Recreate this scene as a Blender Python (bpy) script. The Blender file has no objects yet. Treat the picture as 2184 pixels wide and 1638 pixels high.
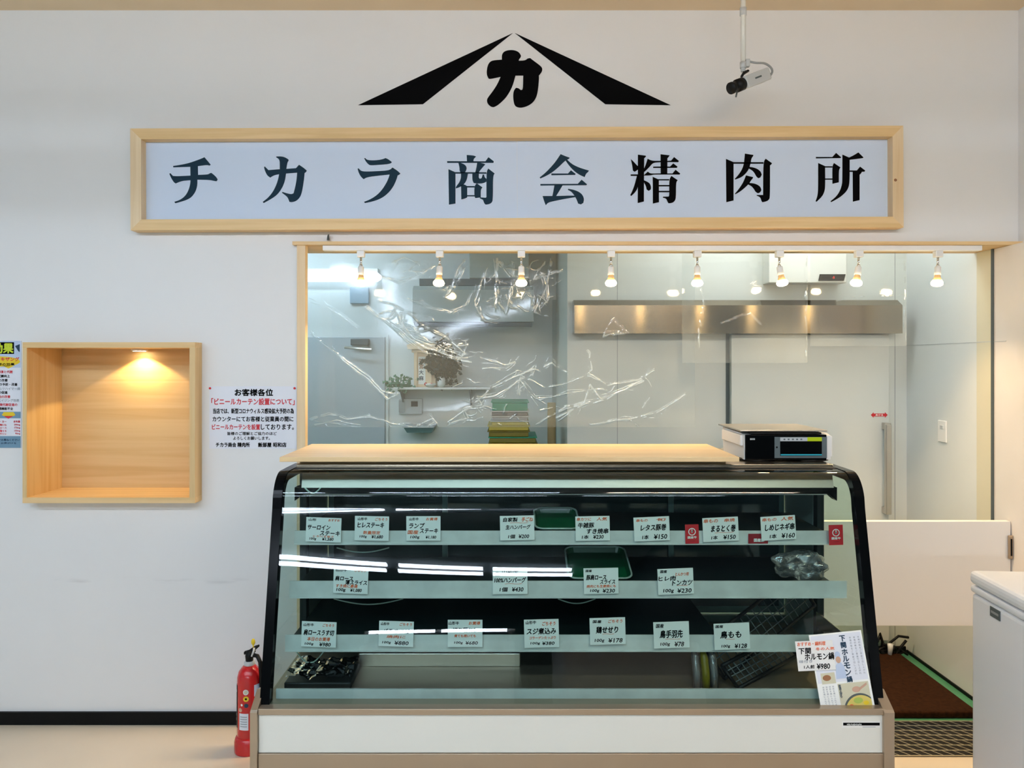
import bpy, bmesh, math, random
import numpy as np
from mathutils import Vector, Matrix
random.seed(7); np.random.seed(7)
S = bpy.context.scene
COL = S.collection
PI = math.pi

# ------------------------------------------------------------------ camera, world, exposure
FPX, VX, VY, DW, CH = 1640.0, 1085.0, 775.0, 3.2, 1.5      # focal length (px of 2184), vanishing point, wall distance, eye height
cd = bpy.data.cameras.new('camera'); cam = bpy.data.objects.new('camera', cd); COL.objects.link(cam)
cam.location = (0, -DW, CH); cam.rotation_euler = (PI/2, 0, 0)
cd.sensor_fit = 'HORIZONTAL'; cd.sensor_width = 36; cd.lens = FPX/2184*36
cd.shift_x = (1092-VX)/2184; cd.shift_y = -(819-VY)/2184
cd.clip_start = .05; cd.clip_end = 100
S.camera = cam
w = bpy.data.worlds.new('world'); S.world = w; w.use_nodes = True
w.node_tree.nodes['Background'].inputs[0].default_value = (.8, .9, 1, 1)
w.node_tree.nodes['Background'].inputs[1].default_value = .15
S.view_settings.view_transform = 'Standard'; S.view_settings.look = 'None'
S.view_settings.exposure = 0.21; S.view_settings.gamma = 1.0
S.view_settings.use_curve_mapping = False
S.cycles.max_bounces = 10; S.cycles.diffuse_bounces = 5; S.cycles.glossy_bounces = 5
S.cycles.transparent_max_bounces = 24; S.cycles.transmission_bounces = 6
S.cycles.sample_clamp_indirect = 6.0; S.cycles.caustics_reflective = False; S.cycles.caustics_refractive = False
TUBE_E = 33.5           # fluorescent tubes of the shop
COOL = (.79, .93, 1.10)
WARM = (1.0, .68, .34)

def W(px, py, d=DW):
    return Vector(((px-VX)/FPX*d, d-DW, CH-(py-VY)/FPX*d))
def XX(px, d=DW): return (px-VX)/FPX*d
def ZZ(py, d=DW): return CH-(py-VY)/FPX*d

# ------------------------------------------------------------------ materials
def nt(name):
    m = bpy.data.materials.new(name); m.use_nodes = True
    t = m.node_tree; t.nodes.clear()
    out = t.nodes.new('ShaderNodeOutputMaterial')
    return m, t, out
def N(t, typ, **kw):
    n = t.nodes.new(typ)
    for k, v in kw.items():
        if hasattr(n, k) and k not in ('inputs',): setattr(n, k, v)
    return n
def pbr(name, col, rough=.5, metal=0, noise=0, nscale=8, bump=0, bscale=60, spec=.5, coat=0, aniso=0, anrot=0):
    m, t, out = nt(name)
    b = N(t, 'ShaderNodeBsdfPrincipled')
    b.inputs['Base Color'].default_value = (*col, 1)
    b.inputs['Roughness'].default_value = rough; b.inputs['Metallic'].default_value = metal
    b.inputs['Specular IOR Level'].default_value = spec
    if coat: b.inputs['Coat Weight'].default_value = coat
    geo = N(t, 'ShaderNodeNewGeometry')
    if noise:
        nz = N(t, 'ShaderNodeTexNoise'); nz.inputs['Scale'].default_value = nscale; nz.inputs['Detail'].default_value = 5
        t.links.new(geo.outputs['Position'], nz.inputs['Vector'])
        mx = N(t, 'ShaderNodeMixRGB'); mx.blend_type = 'MULTIPLY'; mx.inputs[0].default_value = 1
        mx.inputs[1].default_value = (*col, 1)
        r = N(t, 'ShaderNodeMapRange'); r.inputs[1].default_value = .3; r.inputs[2].default_value = .7
        r.inputs[3].default_value = 1-noise; r.inputs[4].default_value = 1
        t.links.new(nz.outputs['Fac'], r.inputs[0]); t.links.new(r.outputs[0], mx.inputs[2])
        t.links.new(mx.outputs[0], b.inputs['Base Color'])
    if bump:
        nb = N(t, 'ShaderNodeTexNoise'); nb.inputs['Scale'].default_value = bscale; nb.inputs['Detail'].default_value = 4
        t.links.new(geo.outputs['Position'], nb.inputs['Vector'])
        bp = N(t, 'ShaderNodeBump'); bp.inputs['Strength'].default_value = bump; bp.inputs['Distance'].default_value = .002
        t.links.new(nb.outputs['Fac'], bp.inputs['Height']); t.links.new(bp.outputs[0], b.inputs['Normal'])
    if aniso:
        b.inputs['Anisotropic'].default_value = aniso; b.inputs['Anisotropic Rotation'].default_value = anrot
        tg = N(t, 'ShaderNodeTangent'); tg.direction_type = 'RADIAL'; tg.axis = 'Z'
        t.links.new(tg.outputs[0], b.inputs['Tangent'])
    t.links.new(b.outputs[0], out.inputs[0])
    return m
def wood(name, c1, c2, axis=0, rough=.5, sc=1.0):
    m, t, out = nt(name)
    b = N(t, 'ShaderNodeBsdfPrincipled'); b.inputs['Roughness'].default_value = rough
    geo = N(t, 'ShaderNodeNewGeometry'); mp = N(t, 'ShaderNodeMapping')
    s = [38*sc, 38*sc, 38*sc]; s[axis] = 1.6*sc
    mp.inputs['Scale'].default_value = s
    t.links.new(geo.outputs['Position'], mp.inputs[0])
    nz = N(t, 'ShaderNodeTexNoise'); nz.inputs['Scale'].default_value = 1; nz.inputs['Detail'].default_value = 6; nz.inputs['Distortion'].default_value = .6
    t.links.new(mp.outputs[0], nz.inputs['Vector'])
    cr = N(t, 'ShaderNodeValToRGB')
    cr.color_ramp.elements[0].position = .33; cr.color_ramp.elements[0].color = (*c2, 1)
    cr.color_ramp.elements[1].position = .62; cr.color_ramp.elements[1].color = (*c1, 1)
    t.links.new(nz.outputs['Fac'], cr.inputs[0]); t.links.new(cr.outputs[0], b.inputs['Base Color'])
    t.links.new(b.outputs[0], out.inputs[0])
    return m
def emit(name, col, strength):
    m, t, out = nt(name)
    e = N(t, 'ShaderNodeEmission'); e.inputs[0].default_value = (*col, 1); e.inputs[1].default_value = strength
    t.links.new(e.outputs[0], out.inputs[0]); return m
def thin_glass(name, tint, ior=1.5, rough=0.0, haze=0.0, hazecol=(.9, .95, 1), boost=1.0):
    """a thin clear sheet: straight-through transparency, Fresnel reflection, a little white haze"""
    m, t, out = nt(name)
    tr = N(t, 'ShaderNodeBsdfTransparent'); tr.inputs[0].default_value = (*tint, 1)
    gl = N(t, 'ShaderNodeBsdfGlossy'); gl.inputs['Roughness'].default_value = rough
    fr = N(t, 'ShaderNodeFresnel'); fr.inputs[0].default_value = ior
    mul = N(t, 'ShaderNodeMath'); mul.operation = 'MULTIPLY'; mul.inputs[1].default_value = boost; mul.use_clamp = True
    t.links.new(fr.outputs[0], mul.inputs[0])
    base = tr
    if haze:
        df = N(t, 'ShaderNodeBsdfDiffuse'); df.inputs[0].default_value = (*hazecol, 1)
        mh = N(t, 'ShaderNodeMixShader'); mh.inputs[0].default_value = haze
        t.links.new(tr.outputs[0], mh.inputs[1]); t.links.new(df.outputs[0], mh.inputs[2]); base = mh
    mx = N(t, 'ShaderNodeMixShader')
    t.links.new(mul.outputs[0], mx.inputs[0]); t.links.new(base.outputs[0], mx.inputs[1]); t.links.new(gl.outputs[0], mx.inputs[2])
    t.links.new(mx.outputs[0], out.inputs[0]); return m

def wall_material():
    m, t, out = nt('painted_wall')
    b = N(t, 'ShaderNodeBsdfPrincipled'); b.inputs['Roughness'].default_value = .55
    geo = N(t, 'ShaderNodeNewGeometry')
    nz = N(t, 'ShaderNodeTexNoise'); nz.inputs['Scale'].default_value = 1.3; nz.inputs['Detail'].default_value = 4
    t.links.new(geo.outputs['Position'], nz.inputs['Vector'])
    r = N(t, 'ShaderNodeMapRange'); r.inputs[1].default_value = .3; r.inputs[2].default_value = .7; r.inputs[3].default_value = .965; r.inputs[4].default_value = 1
    t.links.new(nz.outputs['Fac'], r.inputs[0])
    # a rubbed scuff line at trolley height
    sp = N(t, 'ShaderNodeSeparateXYZ'); t.links.new(geo.outputs['Position'], sp.inputs[0])
    def math_(op, a, bb):
        n = N(t, 'ShaderNodeMath'); n.operation = op
        for i, v in enumerate((a, bb)):
            if isinstance(v, (int, float)): n.inputs[i].default_value = v
            elif v is not None: t.links.new(v, n.inputs[i])
        return n.outputs[0]
    dz = math_('MULTIPLY', math_('SUBTRACT', sp.outputs[2], ZZ(1239)), 90)
    g = math_('POWER', 2.718, math_('MULTIPLY', math_('MULTIPLY', dz, dz), -1))
    n2 = N(t, 'ShaderNodeTexNoise'); n2.inputs['Scale'].default_value = 9; n2.inputs['Detail'].default_value = 6
    mp = N(t, 'ShaderNodeMapping'); mp.inputs['Scale'].default_value = (.35, 1, 2.2)
    t.links.new(geo.outputs['Position'], mp.inputs[0]); t.links.new(mp.outputs[0], n2.inputs['Vector'])
    r2 = N(t, 'ShaderNodeMapRange'); r2.inputs[1].default_value = .5; r2.inputs[2].default_value = .72; r2.inputs[3].default_value = 0; r2.inputs[4].default_value = .32
    t.links.new(n2.outputs['Fac'], r2.inputs[0])
    xm = math_('LESS_THAN', sp.outputs[0], XX(545))
    sc = math_('MULTIPLY', math_('MULTIPLY', g, r2.outputs[0]), xm)
    fin = math_('MULTIPLY', r.outputs[0], math_('SUBTRACT', 1, sc))
    mx = N(t, 'ShaderNodeMixRGB'); mx.blend_type = 'MULTIPLY'; mx.inputs[0].default_value = 1; mx.inputs[1].default_value = (.79, .795, .79, 1)
    t.links.new(fin, mx.inputs[2]); t.links.new(mx.outputs[0], b.inputs['Base Color'])
    t.links.new(b.outputs[0], out.inputs[0]); return m

M = {}
M['wall'] = wall_material()
M['kwall'] = pbr('kitchen_panel', (.72, .745, .73), .42, noise=.05, nscale=2)
M['cold'] = pbr('cold_room_panel', (.70, .72, .67), .4, noise=.05, nscale=2)
M['rear'] = pbr('dark_rear_shelving', (.03, .055, .06), .7)
M['post'] = pbr('cream_painted_post', (.66, .62, .47), .5)
M['white_wall'] = pbr('white_lining', (.74, .71, .69), .5, noise=.03)
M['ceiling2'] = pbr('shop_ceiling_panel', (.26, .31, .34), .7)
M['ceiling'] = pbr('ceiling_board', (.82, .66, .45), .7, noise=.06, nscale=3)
M['floor'] = pbr('beige_vinyl_floor', (.80, .69, .54), .34, noise=.12, nscale=1.6)
M['green_floor'] = pbr('green_painted_floor', (.08, .30, .15), .4, noise=.2)
M['blackbase'] = pbr('black_skirting', (.003, .0035, .004), .5, spec=.15)
M['pine_x'] = wood('pine_along_x', (.80, .57, .29), (.69, .46, .2), 0)
M['pine_z'] = wood('pine_along_z', (.82, .65, .42), (.73, .54, .31), 2)
M['pine_y'] = wood('pine_along_y', (.82, .63, .38), (.72, .52, .28), 1)
M['niche_back'] = wood('pine_back_panel', (.68, .48, .23), (.60, .39, .16), 0, sc=.8)
M['niche_z'] = wood('pine_side_board', (.72, .52, .26), (.64, .42, .18), 2)
M['plank'] = wood('laminated_counter_pine', (.84, .62, .34), (.76, .53, .26), 0, rough=.35, sc=.7)
M['sign'] = pbr('sign_face', (.67, .79, .98), .5, spec=.3)
M['ink_blue'] = pbr('blue_black_lettering', (.010, .034, .060), .6, spec=.15)
M['ink'] = pbr('black_ink', (.002, .002, .0025), .8, spec=.06)
M['black'] = pbr('black_plastic', (.004, .0045, .005), .4, spec=.2)
M['blackgloss'] = pbr('black_gloss', (.002, .0025, .003), .16, spec=.10)
M['steel'] = pbr('stainless_steel', (.60, .57, .52), .28, 1, noise=.1, nscale=5)
M['brushed'] = pbr('brushed_stainless', (.27, .22, .155), .20, 1, noise=.15, nscale=3, aniso=.9, anrot=.25)
M['rail'] = pbr('aluminium_price_rail', (.70, .73, .70), .5, .0, noise=.2, nscale=14)
M['bronze'] = pbr('anodised_bronze', (.46, .36, .26), .35, .7)
M['gold'] = pbr('warm_stainless_edge', (.80, .66, .48), .25, 1)
M['reflector'] = pbr('pale_satin_reflector', (.48, .44, .38), .35, .6)
M['chrome'] = pbr('chrome', (.75, .75, .75), .12, 1)
M['cream'] = pbr('cream_enamel', (.75, .75, .69), .3)
M['gate'] = pbr('white_melamine', (.86, .83, .79), .3)
M['freezer'] = pbr('white_enamel', (.90, .90, .91), .3)
M['white'] = pbr('white_plastic', (.82, .82, .80), .4)
M['paper'] = pbr('white_card', (.90, .92, .89), .55)
M['paper2'] = pbr('white_paper', (.76, .79, .86), .5)
M['orange_ink'] = pbr('orange_ink', (.75, .16, .06), .5)
M['red_ink'] = pbr('red_ink', (.60, .025, .04), .5)
M['red'] = pbr('red_enamel', (.55, .008, .012), .22, coat=.4)
M['redlabel'] = pbr('red_label', (.62, .02, .03), .35)
M['darkred'] = pbr('dark_red_label', (.30, .012, .02), .35)
M['yellow'] = pbr('yellow_plastic', (.80, .58, .02), .4)
M['ygreen'] = pbr('yellow_green_print', (.55, .66, .02), .5)
M['teal'] = pbr('dark_teal_glass', (.008, .026, .028), .08, coat=.3)
M['tealframe'] = pbr('grey_green_frame', (.11, .19, .18), .35, .3)
M['darkplate'] = pbr('dark_shelf_plate', (.005, .012, .013), .4, 0, spec=.25)
M['endpanel'] = pbr('pale_end_panel', (.40, .50, .47), .4)
M['greentray'] = pbr('green_tray_plastic', (.002, .085, .03), .3)
M['trayrim'] = pbr('pale_tray_rim', (.42, .55, .48), .35)
M['darktray'] = pbr('dark_tray', (.010, .010, .010), .4)
M['mat'] = pbr('brown_coir_mat', (.045, .016, .005), .95, noise=.5, nscale=60, spec=.1, bump=1, bscale=300)
M['grate'] = pbr('galvanised_grating', (.52, .46, .32), .5, .2)
M['pit'] = pbr('pit_shade_black', (.006, .005, .004), .8)
M['grey'] = pbr('grey_plastic', (.33, .35, .35), .45)
M['lgrey'] = pbr('light_grey_plastic', (.55, .57, .57), .45)
M['door_grey'] = pbr('grey_door_paint', (.47, .51, .54), .4)
M['hood'] = pbr('pale_grey_casing', (.38, .43, .41), .4)
M['dkgrey'] = pbr('dark_grey', (.08, .10, .10), .5)
M['cardboard'] = pbr('cardboard', (.50, .36, .17), .8)
M['leaf'] = pbr('dark_green_leaf', (.002, .016, .011), .5, spec=.2)
M['leaf2'] = pbr('green_leaf', (.05, .17, .09), .5)
M['ceramic'] = pbr('white_ceramic', (.82, .84, .84), .2)
M['shrine'] = pbr('pale_hinoki_wood', (.80, .62, .42), .5)
M['olive'] = pbr('olive_yellow_plastic', (.17, .14, .005), .4)
M['limeplastic'] = pbr('pale_yellow_plastic', (.45, .38, .06), .4)
M['emerald'] = pbr('emerald_lid', (.005, .25, .13), .4)
M['screen_grey'] = pbr('lcd_frame_grey', (.10, .13, .14), .4)
M['screen_cyan'] = emit('lcd_cyan_line', (.04, .35, .45), .6)
M['screen_green'] = emit('lcd_green_key', (.42, .55, .02), .7)
M['screen_white'] = emit('lcd_white_bar', (.5, .55, .58), .6)
M['led_red'] = emit('red_led', (1, .05, .03), 2)
M['warmfill'] = emit('warm_fill_tube', (1.85, 1.45, 1.08), TUBE_E)  # warm fill glow, stronger than the other shop tubes
M['tube'] = emit('fluorescent_tube', COOL, TUBE_E)
M['ktube'] = emit('kitchen_tube', (.70, .92, 1.10), 2.7)
M['ktube3'] = emit('passage_fill_tube', (.90, .96, .97), 14)
M['ktube2'] = emit('kitchen_fill_tube', (.72, .93, 1.08), 25)  # glow of an added fill lamp over the kitchen
M['bulb'] = emit('warm_bulb', (1.0, .72, .38), 65)
M['bulbneck'] = pbr('amber_lit_glass_neck', (.85, .55, .25), .25)
M['puck'] = emit('warm_puck_lens', (1.0, .80, .50), 25)
M['glass'] = thin_glass('case_front_glass', (.81, .955, .92), 1.5, boost=1.05)
M['sideglass'] = thin_glass('case_side_glass', (.80, .90, .87), 1.5)
M['vinyl'] = thin_glass('clear_vinyl', (.93, .96, .97), 1.55, rough=.075, haze=.065, hazecol=(.80, .92, 1), boost=1.15)
M['crease'] = thin_glass('painted_crease_glint', (.93, .96, .97), 1.6, rough=.13, haze=.25, hazecol=(.66, .85, 1), boost=2.5)  # paler, hazier faces paint bright glints onto the creases
M['cling'] = thin_glass('clear_plastic_wrap', (.88, .92, .92), 1.6, rough=.12, haze=.06, boost=2)
M['blue_print'] = pbr('blue_print', (.16, .30, .42), .5)
M['boxgrey'] = pbr('blue_grey_box', (.27, .37, .44), .5)
M['grey_print'] = pbr('grey_print', (.33, .36, .40), .5)
M['navy'] = pbr('navy_print', (.004, .035, .075), .5)
M['skin'] = pbr('printed_skin_tone', (.58, .36, .26), .5)
M['soup'] = pbr('printed_yellow_soup', (.68, .56, .14), .5)
M['soup2'] = pbr('printed_green_leeks', (.40, .52, .10), .5)
M['meat'] = pbr('printed_brown_meat', (.32, .14, .06), .5)
M['palebeige'] = pbr('printed_pale_beige', (.62, .60, .44), .5)
M['paleblue'] = pbr('printed_pale_blue', (.50, .60, .78), .5)

# ------------------------------------------------------------------ mesh helpers
class MB:
    def __init__(s): s.v = []; s.f = []; s.mi = []; s.sm = []; s.mats = []; s.xf = None
    def m(s, key):
        if key not in s.mats: s.mats.append(key)
        return s.mats.index(key)
    def add(s, vs, fs, mat, smooth=False):
        b = len(s.v); k = s.m(mat)
        for p in vs:
            p = Vector(p)
            if s.xf is not None: p = s.xf @ p
            s.v.append(tuple(p))
        for f in fs: s.f.append([i+b for i in f]); s.mi.append(k); s.sm.append(smooth)
        return s
    def box(s, x0, x1, y0, y1, z0, z1, mat, bev=0):
        if bev <= 0:
            vs = [(x, y, z) for x in (x0, x1) for y in (y0, y1) for z in (z0, z1)]
            return s.add(vs, [(0,1,3,2),(4,6,7,5),(0,4,5,1),(2,3,7,6),(0,2,6,4),(1,5,7,3)], mat)
        bm = bmesh.new(); bmesh.ops.create_cube(bm, size=1)
        for v in bm.verts: v.co = Vector(((x0+x1)/2+v.co.x*(x1-x0), (y0+y1)/2+v.co.y*(y1-y0), (z0+z1)/2+v.co.z*(z1-z0)))
        bmesh.ops.bevel(bm, geom=bm.edges[:], offset=min(bev, .49*min(x1-x0, y1-y0, z1-z0)), segments=3, profile=.5, affect='EDGES')
        bm.verts.ensure_lookup_table()
        s.add([v.co.copy() for v in bm.verts], [[v.index for v in f.verts] for f in bm.faces], mat, False)
        bm.free(); return s
    def prism(s, poly, a, b, mat, plane='xz', smooth=False):
        """poly: list of 2-D points, extruded from a to b along the missing axis"""
        def P(p, k):
            if plane == 'xz': return (p[0], k, p[1])
            if plane == 'yz': return (k, p[0], p[1])
            return (p[0], p[1], k)
        n = len(poly); vs = [P(p, a) for p in poly]+[P(p, b) for p in poly]
        fs = [list(range(n)), list(range(2*n-1, n-1, -1))]+[(i, i+n, (i+1) % n+n, (i+1) % n) for i in range(n)]
        return s.add(vs, fs, mat, smooth)
    def tube(s, pts, r, mat, n=10, cap=True):
        pts = [Vector(p) for p in pts]; vs = []; fs = []
        rr = r if isinstance(r, (list, tuple)) else [r]*len(pts)
        up = Vector((0, 0, 1)); pu = None
        for i, p in enumerate(pts):
            t = (pts[min(i+1, len(pts)-1)]-pts[max(i-1, 0)])
            if t.length < 1e-9: t = Vector((0, 0, 1))
            t.normalize()
            if pu is None:
                u = t.cross(up)
                if u.length < .01: u = t.cross(Vector((1, 0, 0)))
            else: u = pu-t*pu.dot(t)
            u.normalize(); pu = u; v = t.cross(u)
            for k in range(n):
                a = 2*PI*k/n; vs.append(p+(u*math.cos(a)+v*math.sin(a))*rr[i])
        for i in range(len(pts)-1):
            for k in range(n): fs.append((i*n+k, i*n+(k+1) % n, (i+1)*n+(k+1) % n, (i+1)*n+k))
        if cap: fs.append(list(range(n))[::-1]); fs.append([(len(pts)-1)*n+k for k in range(n)])
        return s.add(vs, fs, mat, True)
    def lathe(s, prof, c, mat, n=24, axis='z'):
        vs = []; fs = []; m = len(prof)
        for (r, h) in prof:
            for k in range(n):
                a = 2*PI*k/n
                q = {'z': (r*math.cos(a), r*math.sin(a), h), 'y': (r*math.cos(a), h, r*math.sin(a)), 'x': (h, r*math.cos(a), r*math.sin(a))}[axis]
                vs.append(Vector(c)+Vector(q))
        for i in range(m-1):
            for k in range(n): fs.append((i*n+k, i*n+(k+1) % n, (i+1)*n+(k+1) % n, (i+1)*n+k))
        fs.append(list(range(n))[::-1]); fs.append([(m-1)*n+k for k in range(n)])
        return s.add(vs, fs, mat, True)
    def ball(s, c, r, mat, n=12):
        rx, ry, rz = r if isinstance(r, tuple) else (r, r, r)
        prof = [(math.sin(PI*i/n), -math.cos(PI*i/n)) for i in range(n+1)]
        vs = []; fs = []; q = 2*n
        for (a, h) in prof:
            for k in range(q): vs.append((c[0]+rx*a*math.cos(2*PI*k/q), c[1]+ry*a*math.sin(2*PI*k/q), c[2]+rz*h))
        for i in range(n):
            for k in range(q): fs.append((i*q+k, i*q+(k+1) % q, (i+1)*q+(k+1) % q, (i+1)*q+k))
        return s.add(vs, fs, mat, True)
    def build(s, name, parent=None, origin=None):
        me = bpy.data.meshes.new(name)
        vs = np.array(s.v, dtype=float)
        if parent is not None: o0 = wloc(parent)
        elif origin is not None: o0 = Vector(origin)
        else:
            lo, hi = vs.min(0), vs.max(0); o0 = Vector(((lo[0]+hi[0])/2, (lo[1]+hi[1])/2, lo[2]))
        me.from_pydata([tuple(p) for p in (vs-np.array(o0))], [], s.f)
        for k in s.mats: me.materials.append(M[k])
        me.polygons.foreach_set('material_index', s.mi); me.polygons.foreach_set('use_smooth', s.sm)
        me.update()
        o = bpy.data.objects.new(name, me); COL.objects.link(o)
        if parent is not None: o.parent = parent
        else: o.location = o0
        fix_normals(me)
        return o
def fix_normals(me):
    if len(me.polygons) > 60000: return
    bm = bmesh.new(); bm.from_mesh(me)
    bmesh.ops.recalc_face_normals(bm, faces=bm.faces[:]); bm.to_mesh(me); bm.free()
def wloc(o):
    p = Vector((0, 0, 0))
    while o is not None: p = p+Vector(o.location); o = o.parent
    return p
def tag(o, label, cat, group=None, kind=None):
    o['label'] = label; o['category'] = cat
    if group: o['group'] = group
    if kind: o['kind'] = kind
    return o
def thing(name, loc, label, cat, group=None):
    o = bpy.data.objects.new(name, None); COL.objects.link(o); o.location = loc; o.empty_display_size = .05
    return tag(o, label, cat, group)
def struct(mb, name, label=None):
    o = mb.build(name, origin=(0, 0, 0)); o['kind'] = 'structure'; o['label'] = label or name.replace('_', ' '); return o
def part(o, label): o['label'] = label; return o
def copy_tree(o, parent=None):
    c = o.copy(); COL.objects.link(c)
    if parent is not None: c.parent = parent
    for ch in list(o.children): copy_tree(ch, c)
    return c

_tc = {}
def text_data(body, bold):
    k = body
    if k in _tc: return _tc[k]
    c = bpy.data.curves.new('lettering', 'FONT'); c.body = body; c.resolution_u = 2
    o = bpy.data.objects.new('lettering', c); COL.objects.link(o)
    dg = bpy.context.evaluated_depsgraph_get(); dg.update()
    me = o.evaluated_get(dg).to_mesh()
    vs = [(v.co.x, v.co.y) for v in me.vertices]; fs = [list(p.vertices) for p in me.polygons]
    o.evaluated_get(dg).to_mesh_clear()
    bpy.data.objects.remove(o); bpy.data.curves.remove(c)
    _tc[k] = (vs, fs); return _tc[k]
class Plane:
    """a flat sheet with its own u (right), v (up) and n (towards the reader)"""
    def __init__(s, o, u=(1, 0, 0), v=(0, 0, 1)):
        s.o = Vector(o); s.u = Vector(u).normalized(); s.v = Vector(v).normalized(); s.n = s.u.cross(s.v)
    def p(s, a, b, h=0): return s.o+s.u*a+s.v*b+s.n*h
    def rot(s, ang):
        c, q = math.cos(ang), math.sin(ang); return Plane(s.o, s.u*c+s.v*q, s.v*c-s.u*q)
def text(mb, pl, body, cx, cy, size, mat, width=None, bold=.0, h=.0006, align='C', slant=0, rot=0):
    vs, fs = text_data(body, bold)
    if not vs: return
    xs = [p[0] for p in vs]; ys = [p[1] for p in vs]
    x0, x1, y0, y1 = min(xs), max(xs), min(ys), max(ys)
    sy = size/(max(y1-y0, .55)); sx = sy if width is None else width/(x1-x0)
    ox = {'C': (x0+x1)/2, 'L': x0, 'R': x1}[align]; oy = (y0+y1)/2
    cr, sr = math.cos(rot), math.sin(rot); P = []
    for (a, b) in vs:
        q, r = (a-ox)*sx, (b-oy)*sy; q += slant*r
        P.append(pl.p(cx+q*cr-r*sr, cy+q*sr+r*cr, h))
    mb.add(P, fs, mat)
    e = bold*size*1.5
    if e > 0:
        for k, (du, dv) in enumerate(((1, .35), (-1, -.35), (.2, 1), (-.2, -1))[:4 if bold > .015 else 2]):
            mb.add([q+pl.u*(du*e)+pl.v*(dv*e)+pl.n*(.00002*(k+1)) for q in P], fs, mat)
def rect(mb, pl, a0, a1, b0, b1, mat, h=.0004):
    mb.add([pl.p(a0, b0, h), pl.p(a1, b0, h), pl.p(a1, b1, h), pl.p(a0, b1, h)], [(0, 1, 2, 3)], mat)
def poly(mb, pl, pts, mat, h=.0005): mb.add([pl.p(a, b, h) for a, b in pts], [list(range(len(pts)))], mat)
def disc(mb, pl, a, b, r, mat, h=.0005, n=20, r2=None):
    poly(mb, pl, [(a+r*math.cos(2*PI*k/n), b+(r2 or r)*math.sin(2*PI*k/n)) for k in range(n)], mat, h)
def ring(mb, pl, a, b, r0, r1, mat, h=.0005, n=20):
    P = [pl.p(a+r*math.cos(2*PI*k/n), b+r*math.sin(2*PI*k/n), h) for r in (r0, r1) for k in range(n)]
    mb.add(P, [(k, (k+1) % n, n+(k+1) % n, n+k) for k in range(n)], mat)
def sheet(mb, pl, a0, a1, b0, b1, t, mat):
    """thin card with thickness t behind its face"""
    P = [pl.p(a, b, hh) for hh in (0, -t) for a, b in ((a0, b0), (a1, b0), (a1, b1), (a0, b1))]
    mb.add(P, [(0,1,2,3),(7,6,5,4),(0,4,5,1),(1,5,6,2),(2,6,7,3),(3,7,4,0)], mat)

# ------------------------------------------------------------------ the room shell
CEIL = ZZ(22)
OPL, OPR, OPT = -.876, 2.07, 2.003          # the serving opening
XR = 2.12                                   # right wall of the shop
nx0, nx1, nz0, nz1 = -1.979, -1.277, .931, 1.586   # niche box outer size
b = MB()
for (x0, x1, z0, z1) in ((-6, nx0, 0, CEIL), (nx0, nx1, 0, nz0), (nx0, nx1, nz1, CEIL), (nx1, OPL, 0, CEIL), (OPL, XR, OPT, CEIL)):
    b.box(x0, x1, 0, .12, z0, z1, 'wall')
struct(b, 'wall_front', 'white painted shop wall around the serving opening')
b = MB(); b.box(XR, XR+.1, -2.2, 0.12, 0, CEIL, 'wall'); b.box(XR, XR+.1, -16, -2.2, 0, CEIL, 'rear'); struct(b, 'wall_right')
b = MB(); b.box(-6.1, -6, -16, .12, 0, CEIL, 'wall'); struct(b, 'wall_left')
b = MB(); b.box(-6.1, XR+.1, -16.1, -16, 0, CEIL, 'rear'); struct(b, 'wall_rear')
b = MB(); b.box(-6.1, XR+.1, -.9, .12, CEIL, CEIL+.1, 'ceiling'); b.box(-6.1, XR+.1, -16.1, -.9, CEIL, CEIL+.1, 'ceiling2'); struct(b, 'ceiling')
b = MB(); b.box(-6.1, XR+.1, -16.1, .02, -.1, 0, 'floor'); struct(b, 'floor')
b = MB(); b.box(-6, OPL, -.012, 0, 0, .052, 'blackbase'); struct(b, 'baseboard_front', 'black skirting along the foot of the white wall')
# the white lining of the passage on the right and the seam above it
b = MB(); b.box(OPR, XR, -1.2, .119, 0, 1.988, 'white_wall', .002); struct(b, 'trim_1', 'white lining board right of the passage')
b = MB(); b.box(XX(2083, 3.4), OPR-.0005, .09, .2, 0, 1.988, 'post'); struct(b, 'trim_2', 'cream door post inside the passage')
b = MB(); b.box(2.062, 2.0695, .078, .089, 0, 1.988, 'dkgrey'); struct(b, 'trim_6', 'dark joint beside the cream door post')
# casing of the opening
b = MB(); b.box(-.892, XR-.001, -.03, .22, 1.989, 2.003, 'pine_x'); struct(b, 'trim_3', 'pine header board over the serving opening')
b = MB(); b.box(XX(636), XX(652.5, 3.19), -.02, .018, 0, 1.989, 'pine_z'); struct(b, 'trim_4', 'pine post left of the serving opening')
# kitchen shell
KB, KC, KCEIL = 1.75, .80, 2.45             # back wall, cold-room front, kitchen ceiling
b = MB(); b.box(-2.4, .40, KB, KB+.1, 0, KCEIL, 'kwall'); struct(b, 'wall_back', 'grey kitchen back wall')
b = MB(); b.box(.305, 2.07, KC, KB+.1, 0, KCEIL, 'cold')
b.box(XX(1556, 4.0)-.002, XX(1548, 4.0), KC-.004, KC, 0, ZZ(700, 4.0), 'dkgrey')
for px in (1316, 1908): b.box(XX(px, 4.0), XX(px, 4.0)+.003, KC-.001, KC, 0, KCEIL, 'grey')
struct(b, 'wall_cold', 'cold room front wall of pale panels')
b = MB(); b.box(-2.4, -2.3, .12, KB+.1, 0, KCEIL, 'kwall'); struct(b, 'wall_kitchen_left')
b = MB(); b.box(2.07, 2.17, .12, KB, 0, KCEIL, 'kwall')
struct(b, 'wall_kitchen_right')
b = MB(); b.box(2.0685, 2.07, 0.0, .80, ZZ(728), ZZ(728)+.003, 'lgrey'); struct(b, 'trim_5', 'thin grey panel joint on the passage wall')
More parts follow.
